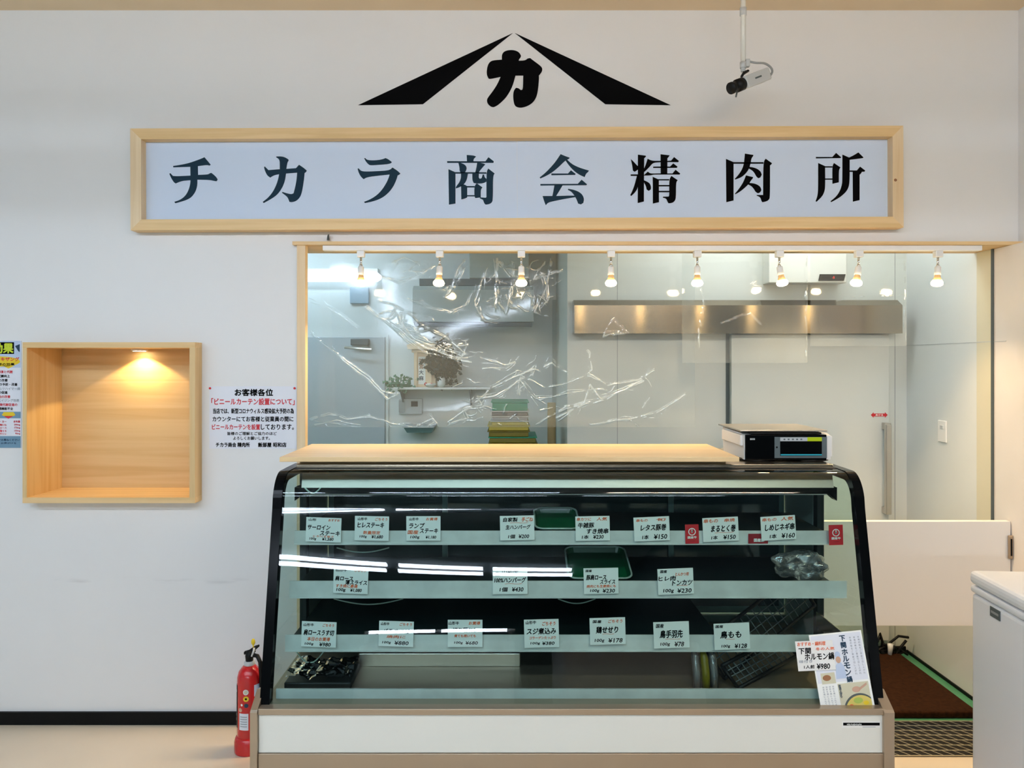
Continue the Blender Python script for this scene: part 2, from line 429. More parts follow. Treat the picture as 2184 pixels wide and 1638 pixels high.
b = MB(); b.box(-2.4, 2.17, .12, KB+.1, KCEIL, KCEIL+.1, 'kwall'); struct(b, 'ceiling_kitchen')
b = MB(); b.box(-2.4, 2.17, .02, KB+.1, -.1, 0, 'green_floor'); struct(b, 'floor_kitchen', 'green painted kitchen floor')
b = MB(); b.box(2.062, 2.0695, .2, .79, 0, .014, 'blackbase'); b.box(1.0, 2.0615, .79, .80, 0, .03, 'blackbase'); struct(b, 'baseboard_kitchen')
b = MB(); b.tube([W(700, 512, 3.185), W(700, 503, 3.185), W(701, 501, 3.16)], [.006, .004, .003], 'dkgrey', 8)
tag(b.build('hook'), 'tiny dark hook standing on the pine header board', 'hook')

# ------------------------------------------------------------------ fluorescent lamps of the shop (on the ceiling, out of the frame; seen in the glass)
LZ = CEIL-.42        # the shop lamps hang on rods
def ceiling_lamp(x0, x1, y, label, r=.018, hang=True, mt='tube'):
    z = CEIL-.32 if y > -3 else CEIL-.05
    t = thing('fluorescent_lamp', ((x0+x1)/2, y, z-.04), label, 'ceiling lamp', 'shop ceiling lamps')
    b = MB(); b.box(x0, x1, y-.05, y+.05, z, z+.05, 'white', .006); b.build('housing', t)
    if y > -3:
        for q in (.2, .8): b = MB(); b.tube([(x0+(x1-x0)*q, y, z+.05), (x0+(x1-x0)*q, y, CEIL)], .006, 'white', 8); b.build('rod', t)
    for s in (-1, 1):
        b = MB(); b.tube([(x0+.03, y+s*.055, z-.025), (x1-.03, y+s*.055, z-.025)], r, mt, 10); b.build('tube', t)
for (y, what) in ((-2.9, 'overhead row'), (-4.7, 'second row from the sign wall')):
    for i, x in enumerate((-3.9, -2.4, -.9, .6)):
        ceiling_lamp(x, x+1.25, y, '%s twin tube ceiling lamp of the %s' % (('leftmost', 'inner left', 'inner right', 'rightmost')[i], what), mt='warmfill' if (x > .5 and y > -3) else 'tube')  # rightmost overhead lamp added as a stronger warm fill for the right side
for y, what in ((-11.4, 'nearer of the two far rows'), (-12.0, 'farthest row')):
    for i, (x0, x1) in enumerate(((-4.2, -2.1), (-1.95, -.45), (-.34, 1.08))):
        ceiling_lamp(x0*-y/11.6, x1*-y/11.6, y, ('left', 'middle', 'right')[i]+' long ceiling lamp of the '+what, .029, False)
for (x0, x1, y, lb) in ((-2.1, -.9, .95, 'added unseen fill lamp on the kitchen ceiling, over the work table'), (.7, 1.9, .42, 'added unseen fill lamp on the kitchen ceiling, before the cold room')):
    t = thing('kitchen_fill_lamp', ((x0+x1)/2, y, KCEIL-.09), lb, 'ceiling lamp', 'added kitchen fill lamps')  # unseen lamps added to brighten and cool the kitchen
    b = MB(); b.box(x0, x1, y-.09, y+.09, KCEIL-.05, KCEIL, 'white', .006); b.build('housing', t)
    for s in (-1, 1):
        b = MB(); b.tube([(x0+.03, y+s*.055, KCEIL-.075), (x1-.03, y+s*.055, KCEIL-.075)], .018, 'ktube2' if x0 < 0 else 'ktube3', 10); b.build('tube', t)

# ------------------------------------------------------------------ sign board with the shop name
GL = {
 'chi': (350, [[(265,465),(420,445),(700,390),(950,305),(1130,235),(1175,210),(1270,320),(1360,430),(1320,455),(1250,435),(985,470),(990,725),(1280,715),(1330,680),(1375,665),(1450,720),(1530,800),(1560,860),(1530,910),(1480,905),(1330,870),(970,865),(970,1000),(940,1150),(880,1270),(780,1390),(640,1460),(480,1510),(330,1550),(300,1510),(440,1465),(560,1390),(660,1280),(730,1130),(765,980),(770,880),(560,895),(440,930),(340,975),(280,935),(200,800),(155,690),(185,675),(260,755),(400,765),(770,745),(765,490),(270,505)]]),
 'ka': (550, [[(540,190),(680,185),(800,215),(890,275),(895,310),(860,360),(830,550),(1110,530),(1200,430),(1330,515),(1425,600),(1405,640),(1360,670),(1345,850),(1310,1080),(1270,1280),(1210,1400),(1110,1490),(990,1520),(920,1510),(890,1430),(860,1370),(790,1310),(700,1245),(720,1220),(840,1260),(980,1290),(1040,1260),(1090,1080),(1130,860),(1145,660),(820,685),(790,900),(710,1100),(580,1290),(400,1420),(170,1545),(145,1510),(300,1390),(440,1220),(540,1020),(600,820),(620,705),(470,735),(360,805),(270,740),(205,600),(180,500),(205,480),(310,585),(640,560),(640,330),(610,260),(530,210)]]),
 'ra': (750, [[(365,240),(395,235),(450,290),(600,305),(780,295),(920,265),(985,235),(1060,265),(1165,345),(1160,375),(1080,410),(750,435),(540,450),(480,410),(410,330)],
  [(175,545),(205,535),(270,610),(400,630),(700,620),(1100,595),(1190,510),(1330,600),(1420,685),(1400,710),(1340,740),(1300,880),(1200,1090),(1060,1260),(880,1400),(650,1490),(390,1545),(360,1510),(520,1450),(720,1330),(880,1170),(1020,950),(1090,780),(1105,715),(800,745),(450,790),(350,850),(270,780),(205,660)]]),
 'shou': (940, [[(755,145),(960,160),(1030,190),(970,250),(950,300),(960,340),(765,340)],[(185,325),(1300,330),(1390,210),(1545,330),(1535,375),(190,375)],[(510,360),(620,385),(720,440),(760,520),(740,600),(690,670),(590,670),(545,600),(550,520)],[(1060,370),(1200,380),(1300,420),(1240,480),(1110,640),(1110,680),(1000,670),(1040,520)],[(225,560),(430,650),(430,1560),(240,1590)],[(400,645),(1330,650),(1330,690),(400,690)],[(1330,640),(1385,540),(1570,685),(1520,750),(1520,1450),(1480,1540),(1400,1580),(1310,1590),(1270,1560),(1230,1450),(1130,1400),(1150,1380),(1310,1390),(1330,1370)],[(590,680),(790,690),(760,870),(680,1000),(560,1080),(440,1120),(440,1070),(540,950),(590,820)],[(920,690),(1110,690),(1105,800),(1140,840),(1190,820),(1225,710),(1260,720),(1280,800),(1330,840),(1330,920),(1240,970),(1060,980),(960,960),(920,880)],[(590,1010),(690,1000),(770,1055),(770,1380),(710,1410),(600,1440)],[(750,1050),(990,1050),(990,1090),(750,1090)],[(980,1050),(1050,970),(1215,1090),(1165,1150),(1165,1380),(1010,1400),(980,1350)],[(760,1315),(1000,1315),(1000,1350),(760,1350)]]),
 'kai': (1140, [[(760,120),(870,170),(1025,225),(1005,260),(945,280),(860,340),(700,500),(520,650),(330,760),(170,830),(150,800),(300,680),(440,540),(600,360)],[(905,310),(950,280),(1050,380),(1180,460),(1350,530),(1585,600),(1560,640),(1500,690),(1460,790),(1300,720),(1150,610),(1010,460)],[(490,685),(975,685),(1060,590),(1200,700),(1180,725),(490,735)],[(170,990),(1260,985),(1370,865),(1530,1000),(1510,1025),(170,1035)],[(580,1020),(820,1025),(730,1180),(630,1340),(520,1340),(550,1200)],[(235,1340),(650,1340),(1150,1325),(1200,1340),(1200,1370),(900,1420),(600,1480),(390,1530),(330,1610),(290,1520)],[(980,1130),(1150,1160),(1300,1220),(1400,1310),(1445,1430),(1420,1540),(1350,1585),(1270,1560),(1230,1450),(1160,1320),(1070,1210),(970,1160)]]),
 'sei': (1330, [[(415,135),(640,165),(655,190),(600,240),(595,700),(590,1500),(410,1545),(415,740),(415,300)],[(210,265),(300,350),(380,440),(430,480),(430,560),(380,600),(320,635),(270,600),(255,480),(235,370)],[(700,255),(830,320),(1080,315),(1080,355),(900,365),(820,410),(740,510),(580,660),(580,580),(640,440)],[(1260,320),(1380,310),(1470,205),(1610,320),(1590,355),(1260,350)],[(205,710),(420,710),(420,755),(205,755)],[(590,745),(600,720),(705,630),(780,690),(1070,680),(1420,685),(1510,575),(1650,685),(1630,715),(1270,715),(860,715),(800,740)],[(1075,125),(1340,155),(1320,195),(1275,240),(1270,700),(1080,700)],[(860,485),(1090,480),(1350,485),(1445,390),(1570,485),(1550,520),(860,525)],[(390,740),(450,760),(420,1100),(330,1240),(220,1340),(195,1310),(260,1180),(330,980)],[(590,880),(680,920),(760,970),(800,1070),(790,1150),(730,1190),(670,1150),(650,1050),(590,940)],[(845,780),(1025,860),(1030,1520),(850,1560),(850,1100)],[(1000,850),(1330,850),(1330,885),(1000,885)],[(1020,1020),(1330,1020),(1330,1060),(1020,1060)],[(1020,1190),(1330,1190),(1330,1230),(1020,1230)],[(1325,860),(1390,755),(1575,880),(1525,940),(1525,1400),(1480,1500),(1400,1545),(1310,1550),(1280,1510),(1250,1430),(1200,1400),(1140,1390),(1150,1360),(1310,1355),(1330,1320)]]),
 'niku': (1530, [[(250,260),(470,355),(470,1470),(260,1520)],[(440,355),(1340,355),(1340,400),(440,400)],[(1335,355),(1405,255),(1590,385),(1570,420),(1530,450),(1530,1370),(1500,1450),(1420,1500),(1310,1520),(1280,1480),(1255,1390),(1200,1350),(1140,1330),(1150,1310),(1330,1310)],[(800,105),(1050,145),(1040,180),(990,240),(960,420),(900,590),(800,710),(690,800),(520,860),(505,840),(600,740),(700,600),(760,450),(785,300)],[(930,490),(1060,510),(1180,560),(1260,630),(1290,720),(1250,800),(1190,820),(1130,770),(1080,670),(1010,590),(900,530)],[(830,740),(1040,790),(1030,830),(980,880),(930,970),(800,1100),(650,1220),(520,1290),(510,1270),(620,1140),(730,980),(790,850)],[(920,960),(1060,970),(1190,1020),(1260,1090),(1280,1170),(1240,1240),(1180,1260),(1110,1220),(1060,1130),(990,1050),(890,1000)]]),
 'sho': (1720, [[(275,205),(750,205),(860,85),(1010,215),(990,235),(275,245)],[(340,380),(540,470),(545,1060),(520,1220),(450,1360),(290,1510),(265,1490),(320,1340),(340,1150)],[(530,475),(755,475),(755,510),(530,510)],[(750,470),(800,380),(990,510),(940,570),(940,940),(755,985)],[(530,830),(760,830),(760,865),(530,865)],[(1045,135),(1240,220),(1380,150),(1510,70),(1660,220),(1640,240),(1255,285),(1255,900),(1230,1070),(1160,1210),(1010,1350),(850,1450),(715,1520),(700,1490),(870,1350),(980,1180),(1035,1000),(1045,850)],[(1250,595),(1465,595),(1560,485),(1710,600),(1690,630),(1610,635),(1590,680),(1545,720),(1545,1460),(1350,1505),(1345,640),(1250,635)]]),
}
def smooth_poly(P, it=1):
    """round gentle bends, keep sharp corners"""
    for _ in range(it):
        Q = []; n = len(P)
        for i in range(n):
            a, c, e = Vector(P[i-1]), Vector(P[i]), Vector(P[(i+1) % n])
            u, v = (c-a), (e-c)
            if u.length > 1e-6 and v.length > 1e-6 and abs(u.angle(v)) < math.radians(42) and min(u.length, v.length) > 8:
                Q += [tuple(c-u*.25), tuple(c+v*.25)]
            else: Q.append(P[i])
        P = Q
    return P
SD0, SD1 = 3.14, 3.183        # frame front, printed face
ROLL = math.atan2(6, 1650)
sc0 = W((278+1928)/2, 380, SD0)
t = thing('shop_sign', (XX(1103, SD0), -.001, ZZ(488, SD0)), 'long pine-framed shop sign with eight large dark Japanese characters', 'sign')
def rolled(mb): mb.xf = Matrix.Translation(sc0) @ Matrix.Rotation(-ROLL, 4, 'Y') @ Matrix.Translation(-sc0); return mb
fx0, fx1, fz0, fz1 = XX(278, SD0), XX(1927, SD0), ZZ(488, SD0), ZZ(271, SD0)
fw = 23/FPX*SD0
for k in range(4):
    b = rolled(MB())
    y0, y1 = SD0-DW, -.0015
    if k == 0: q = [(fx0, fz1), (fx1, fz1), (fx1-fw, fz1-fw), (fx0+fw, fz1-fw)]
    if k == 1: q = [(fx0, fz0), (fx1, fz0), (fx1-fw, fz0+fw), (fx0+fw, fz0+fw)]
    if k == 2: q = [(fx0, fz0), (fx0, fz1), (fx0+fw, fz1-fw), (fx0+fw, fz0+fw)]
    if k == 3: q = [(fx1, fz0), (fx1, fz1), (fx1-fw, fz1-fw), (fx1-fw, fz0+fw)]
    b.prism(q, y0, y1, 'pine_x' if k < 2 else 'pine_z')
    if k == 3: b.lathe([(.006, -.001), (.006, 0)], (fx1-fw*.75, y0, ZZ(387, SD0)), 'meat', 12, 'y')
    b.build('frame_rail', t)
b = rolled(MB()); b.box(fx0+fw, fx1-fw, SD1-DW, -.0015, fz0+fw, fz1-fw, 'sign')
b.box(XX(1103, SD1)-.0006, XX(1103, SD1)+.0006, SD1-DW-.0004, SD1-DW, fz0+fw, fz1-fw, 'paper2')
b.xf = None
for i, key in enumerate(GL):
    off, polys = GL[key]
    for P in polys:
        P = smooth_poly(P, 2)
        pts = [(XX(off+x/13.65, SD1), ZZ(320+y/13.65, SD1)) for x, y in P]
        b.prism(pts, SD1-DW-.0012, SD1-DW-.0002, 'ink_blue' if i < 5 else 'ink')
part(b.build('sign_face', t), 'pale blue sign face with dark characters')
# emblem
b = MB()
e = [(770,410),(765,330),(785,260),(840,210),(950,185),(1060,190),(1160,230),(1215,310),(1210,350),(1170,400),(1160,435),(1310,430),(1370,380),(1430,375),(1500,430),(1690,570),(1715,640),(1690,710),(1630,780),(1635,850),(1610,1130),(1570,1290),(1490,1410),(1370,1490),(1230,1530),(1130,1520),(1070,1480),(1040,1390),(1030,1230),(1050,1120),(1100,1065),(1160,1075),(1210,1120),(1245,1110),(1260,1060),(1265,780),(1085,780),(1030,990),(950,1160),(850,1310),(700,1450),(620,1500),(560,1520),(490,1490),(430,1420),(420,1340),(460,1270),(570,1130),(670,970),(740,810),(500,860),(460,850),(420,770),(415,670),(440,540),(490,460),(570,425)]
for P in ([(1093.5, 71), (764, 224.5), (902, 222.5)], [(1098.5, 71), (1291, 222.5), (1430, 224.5)], [(1000+x/10.92, 90+y/10.92) for x, y in smooth_poly(e, 2)]):
    b.prism([(XX(x), ZZ(y)) for x, y in P], -.0022, -.0003, 'ink')
tag(b.build('wall_emblem'), 'black roof-shaped emblem with one bold character on the wall above the sign', 'emblem')

# ------------------------------------------------------------------ security camera on a ceiling pole
D = 2.9
t = thing('security_camera', (XX(1585, D), D-DW, ZZ(155, D)), 'grey box security camera with black lens hanging from a ceiling pole', 'security camera')
px = XX(1585, D); y = D-DW
b = MB(); b.tube([(px, y, ZZ(142, D)), (px, y, CEIL)], .0095, 'cream', 16)
for z0, z1, r in ((ZZ(33, D), ZZ(17, D), .0125), (ZZ(145, D), ZZ(133, D), .0125), (ZZ(153, D), ZZ(145, D), .0085)): b.tube([(px, y, z0), (px, y, z1)], r, 'lgrey', 16)
part(b.build('pole', t), 'cream ceiling pole')
b = MB(); b.box(px+.008, px+.024, y-.01, y+.01, ZZ(143, D), ZZ(127, D), 'lgrey', .003); b.build('clamp', t)
C0, C1 = W(1583, 179, D-.02), W(1632, 160, D+.03)      # body axis, lens end first
ax = (C1-C0).normalized(); up = (Vector((0, 0, 1))-ax*ax.z).normalized(); sd = ax.cross(up)
def obox(mb, c, L, wd, ht, mat, bev=.002):
    R = Matrix((ax, sd, up)).transposed().to_4x4(); R.translation = c
    old = mb.xf; mb.xf = R; mb.box(0, L, -wd/2, wd/2, -ht/2, ht/2, mat, bev); mb.xf = old
L = (C1-C0).length
b = MB(); obox(b, C0, L, .052, .046, 'lgrey', .004); obox(b, C0+ax*L, .004, .044, .038, 'grey', .001)
R = Matrix((ax, sd, up)).transposed().to_4x4(); R.translation = C0
b.xf = R; b.box(L*.35, L*.62, .0262, .0268, -.002, .004, 'dkgrey'); b.box(L*.35, L*.62, -.0268, -.0262, -.002, .004, 'dkgrey'); b.xf = None
part(b.build('body', t), 'pale grey camera body')
b = MB(); b.tube([C0+ax*.002, C0-ax*.030, C0-ax*.031, C0-ax*.05, C0-ax*.051, C0-ax*.062], [.024, .024, .019, .019, .022, .022], 'black', 18)
b.tube([C0-ax*.035-up*.018, C0-ax*.05-up*.036], .003, 'dkgrey', 8)
part(b.build('lens', t), 'black zoom lens')
b = MB(); q = C0+ax*.028+up*.025; b.tube([q-ax*.02, q-ax*.008+up*.008, q+ax*.02+up*.012, Vector((px, y, ZZ(154, D)))], .005, 'black', 10); b.build('bracket', t)
b = MB()
K = [W(1597, 131, D), W(1612, 134, D), W(1630, 135, D+.02), W(1643, 143, D+.03), W(1647, 153, D+.04), W(1640, 163, D+.04), C1-ax*.002]
K2 = []
for i in range(len(K)-1):
    for q in range(5):
        p0, p1, p2, p3 = K[max(i-1, 0)], K[i], K[i+1], K[min(i+2, len(K)-1)]; s = q/5
        K2.append(.5*((2*p1)+(p2-p0)*s+(2*p0-5*p1+4*p2-p3)*s*s+(3*p1-p0-3*p2+p3)*s**3))
K2.append(K[-1]); b.tube(K2, .0042, 'grey', 8); b.build('cable', t)

# ------------------------------------------------------------------ pine display niche
ND0, ND1, BT = 3.13-DW, 3.39-DW, .0225
t = thing('display_niche', ((nx0+nx1)/2, 0, nz0), 'empty square pine display box set into the wall, lit from its top', 'display box')
b = MB(); b.box(nx0, nx1, ND0, ND1, nz1-BT, nz1, 'pine_x'); b.build('top_board', t)
b = MB(); b.box(nx0, nx1, ND0, ND1, nz0, nz0+BT, 'pine_x'); b.build('bottom_board', t)
b = MB(); b.box(nx0, nx0+BT*.75, ND0, ND1, nz0+BT, nz1-BT, 'niche_z'); b.build('side_board', t)
b = MB(); b.box(nx1-BT, nx1, ND0, ND1, nz0+BT, nz1-BT, 'niche_z'); b.build('side_board', t)
b = MB(); b.box(nx0+BT*.75, nx1-BT, ND1-.012, ND1, nz0+BT, nz1-BT, 'niche_back'); b.build('back_panel', t)
pxn = XX(300, 3.34); pyn = .130
b = MB(); b.lathe([(.034, -.010), (.034, 0)], (pxn, pyn, nz1-BT), 'white', 24); b.lathe([(.026, -.0105), (.026, -.010)], (pxn, pyn, nz1-BT), 'puck', 24)
o = b.build('puck_light', t)
def lamp(name, kind, loc, energy, col, parent=None, **kw):
    l = bpy.data.lights.new(name, kind); l.energy = energy; l.color = col
    for k, v in kw.items(): setattr(l, k, v)
    o = bpy.data.objects.new(name, l); COL.objects.link(o)
    if parent is not None: o.parent = parent; o.location = Vector(loc)-wloc(parent)
    else: o.location = loc
    return o
lamp('puck_beam', 'SPOT', (pxn, pyn, nz1-BT-.016), 6, (1, .68, .28), t, spot_size=math.radians(122), spot_blend=.12, shadow_soft_size=.012)

# ------------------------------------------------------------------ notices on the wall
pl = Plane(W(447, 957)+Vector((0, -.0025, 0)))
u = DW/FPX
def npx(x, y): return ((x-447)*u, (957-y)*u)
t = thing('wall_notice', pl.o, 'white laminated notice with black and red Japanese lines, pinned left of the opening', 'notice')
b = MB(); sheet(b, pl, 0, 186*u, 0, 133*u, .0015, 'paper2')
def nline(body, cx, cy, h, wd, mat, bold=.02): x, y = npx(cx, cy); text(b, pl, body, x, y, h*u, mat, wd*u, bold)
nline('お客様各位', 542, 837, 14.5, 81, 'ink', .03)
nline('「ビニールカーテン設置について」', 540, 856.5, 14, 177, 'red_ink', .02)
nline('当店では、新型コロナウィルス感染拡大予防の為', 541, 876.5, 11, 172, 'ink', .02)
nline('カウンターにてお客様と従業員の間に', 540, 893.5, 11, 172, 'ink', .02)
nline('ビニールカーテンを設置', 504, 910.5, 11.5, 102, 'red_ink', .02)
nline('しております。', 592, 910.5, 11.5, 70, 'ink', .02)
nline('皆様のご理解とご協力のほど', 538, 924.5, 7, 105, 'ink', .02)
nline('よろしくお願いします。', 537, 934.5, 7, 78, 'ink', .02)
nline('チカラ商会 精肉所', 497, 948.5, 9.5, 72, 'ink', .03)
nline('飯部屋 昭和店', 581, 948.5, 9.5, 60, 'ink', .03)
b.build('sheet', t)
for x in (449, 629):
    b = MB(); b.ball(W(x, 828)+Vector((0, -.006, 0)), .0048, 'redlabel', 8); b.build('pin', t)

pl = Plane(W(-70, 955)+Vector((0, -.0025, 0)))
def ppx(x, y): return ((x+70)*u, (955-y)*u)
b = MB(); sheet(b, pl, 0, 116*u, 0, 228*u, .0015, 'paper2')
def prect(x0, x1, y0, y1, mat, h=.0004): a, c = ppx(x0, y1), ppx(x1, y0); rect(b, pl, a[0], c[0], a[1], c[1], mat, h)
def ptext(body, x, y, h, mat, wd=None, bold=.02, align='R', hh=.0009): q = ppx(x, y); text(b, pl, body, q[0], q[1], h*u, mat, None if wd is None else wd*u, bold, hh, align)
prect(-70, 45, 727, 784, 'paleblue', .0003)
prect(-60, 31, 730, 755, 'ink', .0005); ptext('の効果', 29, 742.5, 21, 'ygreen', 64, .03)
poly(b, pl, [ppx(33, 738), ppx(43, 734), ppx(43, 751), ppx(40, 749)], 'navy')
disc(b, pl, *ppx(0, 771), 44*u, 'yellow', .0005, 24, 11*u)
poly(b, pl, [ppx(6, 780), ppx(32, 780), ppx(19, 786)], 'yellow')
ptext('レタキザング', 42, 766, 8, 'red_ink', 58, .03); ptext('関節の効果', 32, 777, 5.5, 'ink', 44, .03)
for (y, body, mat, x) in ((793, '疲労回復と代謝', 'red_ink', 28), (802, '新陳代謝向上', 'ink', 22), (811, 'の改善', 'ink', 17), (820, '維持の予防・改善', 'ink', 38), (829, 'アルツハイマー病', 'grey_print', 44), (837, '維持の促進', 'ink', 17), (846, '筋肉の改善', 'red_ink', 23), (854, 'チエイジング効果', 'grey_print', 42), (863, '新陳代謝促進の', 'red_ink', 38), (871.5, '循環機能不全', 'ink', 29)):
    ptext(body, x, y, 6, mat, bold=.02)
prect(-70, 45, 878, 892, 'blue_print', .0004)
poly(b, pl, [ppx(5, 885), ppx(9, 879), ppx(30, 879), ppx(34, 885), ppx(19, 893)], 'yellow', .0008); poly(b, pl, [ppx(9, 887), ppx(30, 887), ppx(19, 893)], 'red_ink', .001)
for i, y in enumerate((899, 906, 912.5, 919, 925)):
    ptext(('オール・ヨー', '鶏むね', '豚ロース', '鶏モモ', '牛ヒレ')[i], 15, y, 4.5, 'red_ink', bold=.02); ptext(('含有量', '200mg', '170mg', '150mg', '90mg')[i], 44, y, 4.5, 'red_ink', bold=.02)
prect(-70, 45, 930, 955, 'blue_print', .0004); ptext('詳しくは店頭でお尋ねください', 43, 938, 5, 'navy', 80); ptext('お気軽にお声がけを', 36, 945, 4, 'navy', 60)
tag(b.build('wall_poster'), 'narrow printed poster with yellow headings at the left edge, behind the pine box', 'poster')

# ------------------------------------------------------------------ lighting track and the eight spot lamps
TD = 3.195
b = MB(); b.box(XX(690, TD), XX(2090, TD), -.022, .010, 1.967, 1.988, 'white', .002)
tag(b.build('lighting_track'), 'long white lighting track fixed under the pine header board', 'track')
def spot(px, tilt, label):
    x = XX(px, TD); y0 = -.006
    t = thing('spot_lamp', (x, y0, 1.967), label, 'spot lamp', 'warm spot lamps on the track')
    b = MB(); b.box(x-.0155, x+.0155, y0-.014, y0+.014, ZZ(549, TD), 1.967, 'white', .003); b.build('adapter', t)
    b = MB(); b.tube([(x, y0, ZZ(568, TD)), (x, y0, ZZ(549, TD))], .0045, 'chrome', 10); b.ball((x, y0, ZZ(567, TD)), .0072, 'chrome', 8); b.build('stem', t)
    piv = Vector((x, y0, ZZ(568, TD)))
    X = Matrix.Translation(piv) @ Matrix.Rotation(tilt, 4, 'Y') @ Matrix.Translation(-piv)
    b = MB(); b.xf = X; z = piv.z
    b.lathe([(.009, .0), (.0125, -.004), (.0125, -.026), (.0135, -.036)], (x, y0, z), 'white', 18); b.build('socket', t)
    b = MB(); b.xf = X
    b.lathe([(.0105, -.036), (.0125, -.046), (.017, -.058)], (x, y0, z), 'bulbneck', 20)
    b.lathe([(.017, -.058), (.0225, -.066), (.0235, -.071), (.021, -.078), (.013, -.083), (.003, -.0845)], (x, y0, z), 'bulb', 20); part(b.build('bulb', t), 'glowing reflector bulb')
    l = lamp('lamp_beam', 'SPOT', X @ Vector((x, y0, z-.090)), 16, WARM, t, spot_size=math.radians(122), spot_blend=.8, shadow_soft_size=.02)
    l.rotation_euler = (0, tilt, 0)
wh = ('leftmost spot lamp, above the kitchen tube light', 'second spot lamp from the left on the track', 'third spot lamp from the left, in front of the air conditioner', 'fourth spot lamp from the left, beside the cold room corner', 'fifth spot lamp from the left, over the steel door track', 'sixth spot lamp, next to the cold room control box', 'second spot lamp from the right, beside the control display', 'rightmost spot lamp, in front of the passage wall')
for px, tl, lb in zip((770, 938, 1112, 1303, 1487, 1662, 1831, 2000), (0, .06, 0, 0, .0, -.18, .14, .05), wh): spot(px, tl, lb)

# ------------------------------------------------------------------ clear vinyl curtain sheets
def curtain(px0, px1, py0, py1, d, lines, label, nx, nz, amp, group):
    X = np.linspace(px0, px1, nx); Y = np.linspace(py0, py1, nz)
    gx, gy = np.meshgrid(X, Y)
    h = np.zeros_like(gx); ux, uy = gx, gy
    gx = ux+1.6*np.sin(uy/17+ux/31)+.7*np.sin(uy/7-ux/13+1)
    gy = uy+1.6*np.sin(ux/19+uy/29+2)+.7*np.sin(ux/8+uy/11)
    for (pts, wd, a) in lines:
        for (x0, y0), (x1, y1) in zip(pts[:-1], pts[1:]):
            m = (gx > min(x0, x1)-6*wd) & (gx < max(x0, x1)+6*wd) & (gy > min(y0, y1)-6*wd) & (gy < max(y0, y1)+6*wd)
            if not m.any(): continue
            vx, vy = x1-x0, y1-y0; L2 = vx*vx+vy*vy+1e-6
            s = np.clip(((gx[m]-x0)*vx+(gy[m]-y0)*vy)/L2, 0, 1)
            dd = np.hypot(gx[m]-x0-s*vx, gy[m]-y0-s*vy)
            h[m] = np.maximum(h[m], a*np.exp(-(dd/wd)**2))
    h *= np.clip(.72+.42*np.sin(ux/9.7+uy/13)*np.sin(uy/7.9-ux/21)+.3*np.sin(ux/3.3)*np.sin(uy/3.9), .1, 1.1)
    gx, gy = ux, uy
    und = .0045*np.sin(gx/93+1.1*np.sin(gy/120))+.0022*np.sin(gy/70+gx/160)+.0003*np.sin(gx/19+2*np.sin(gy/47))*np.exp(-((gy-py0)/170)**2)
    depth = d+und*amp-h
    xs = (gx-VX)/FPX*d; zs = CH-(gy-VY)/FPX*d; ys = depth-DW
    V = np.stack([xs, ys, zs], -1).reshape(-1, 3)
    idx = np.arange(nx*nz).reshape(nz, nx)
    F = np.stack([idx[:-1, :-1], idx[1:, :-1], idx[1:, 1:], idx[:-1, 1:]], -1).reshape(-1, 4)
    me = bpy.data.meshes.new('vinyl_curtain')
    o0 = np.array([xs.mean(), ys.mean(), zs.min()])
    me.vertices.add(len(V)); me.vertices.foreach_set('co', (V-o0).ravel())
    me.loops.add(F.size); me.loops.foreach_set('vertex_index', F.ravel().astype(np.int32))
    me.polygons.add(len(F)); me.polygons.foreach_set('loop_start', np.arange(0, F.size, 4, dtype=np.int32)); me.polygons.foreach_set('loop_total', np.full(len(F), 4, dtype=np.int32))
    me.update(calc_edges=True); me.validate()
    me.polygons.foreach_set('use_smooth', np.ones(len(F), dtype=bool))
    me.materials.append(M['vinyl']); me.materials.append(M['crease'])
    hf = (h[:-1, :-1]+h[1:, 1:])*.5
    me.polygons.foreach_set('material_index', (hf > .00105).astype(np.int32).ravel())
    o = bpy.data.objects.new('vinyl_curtain', me); COL.objects.link(o); o.location = o0
    tag(o, label, 'curtain', group); return o
A = .0042
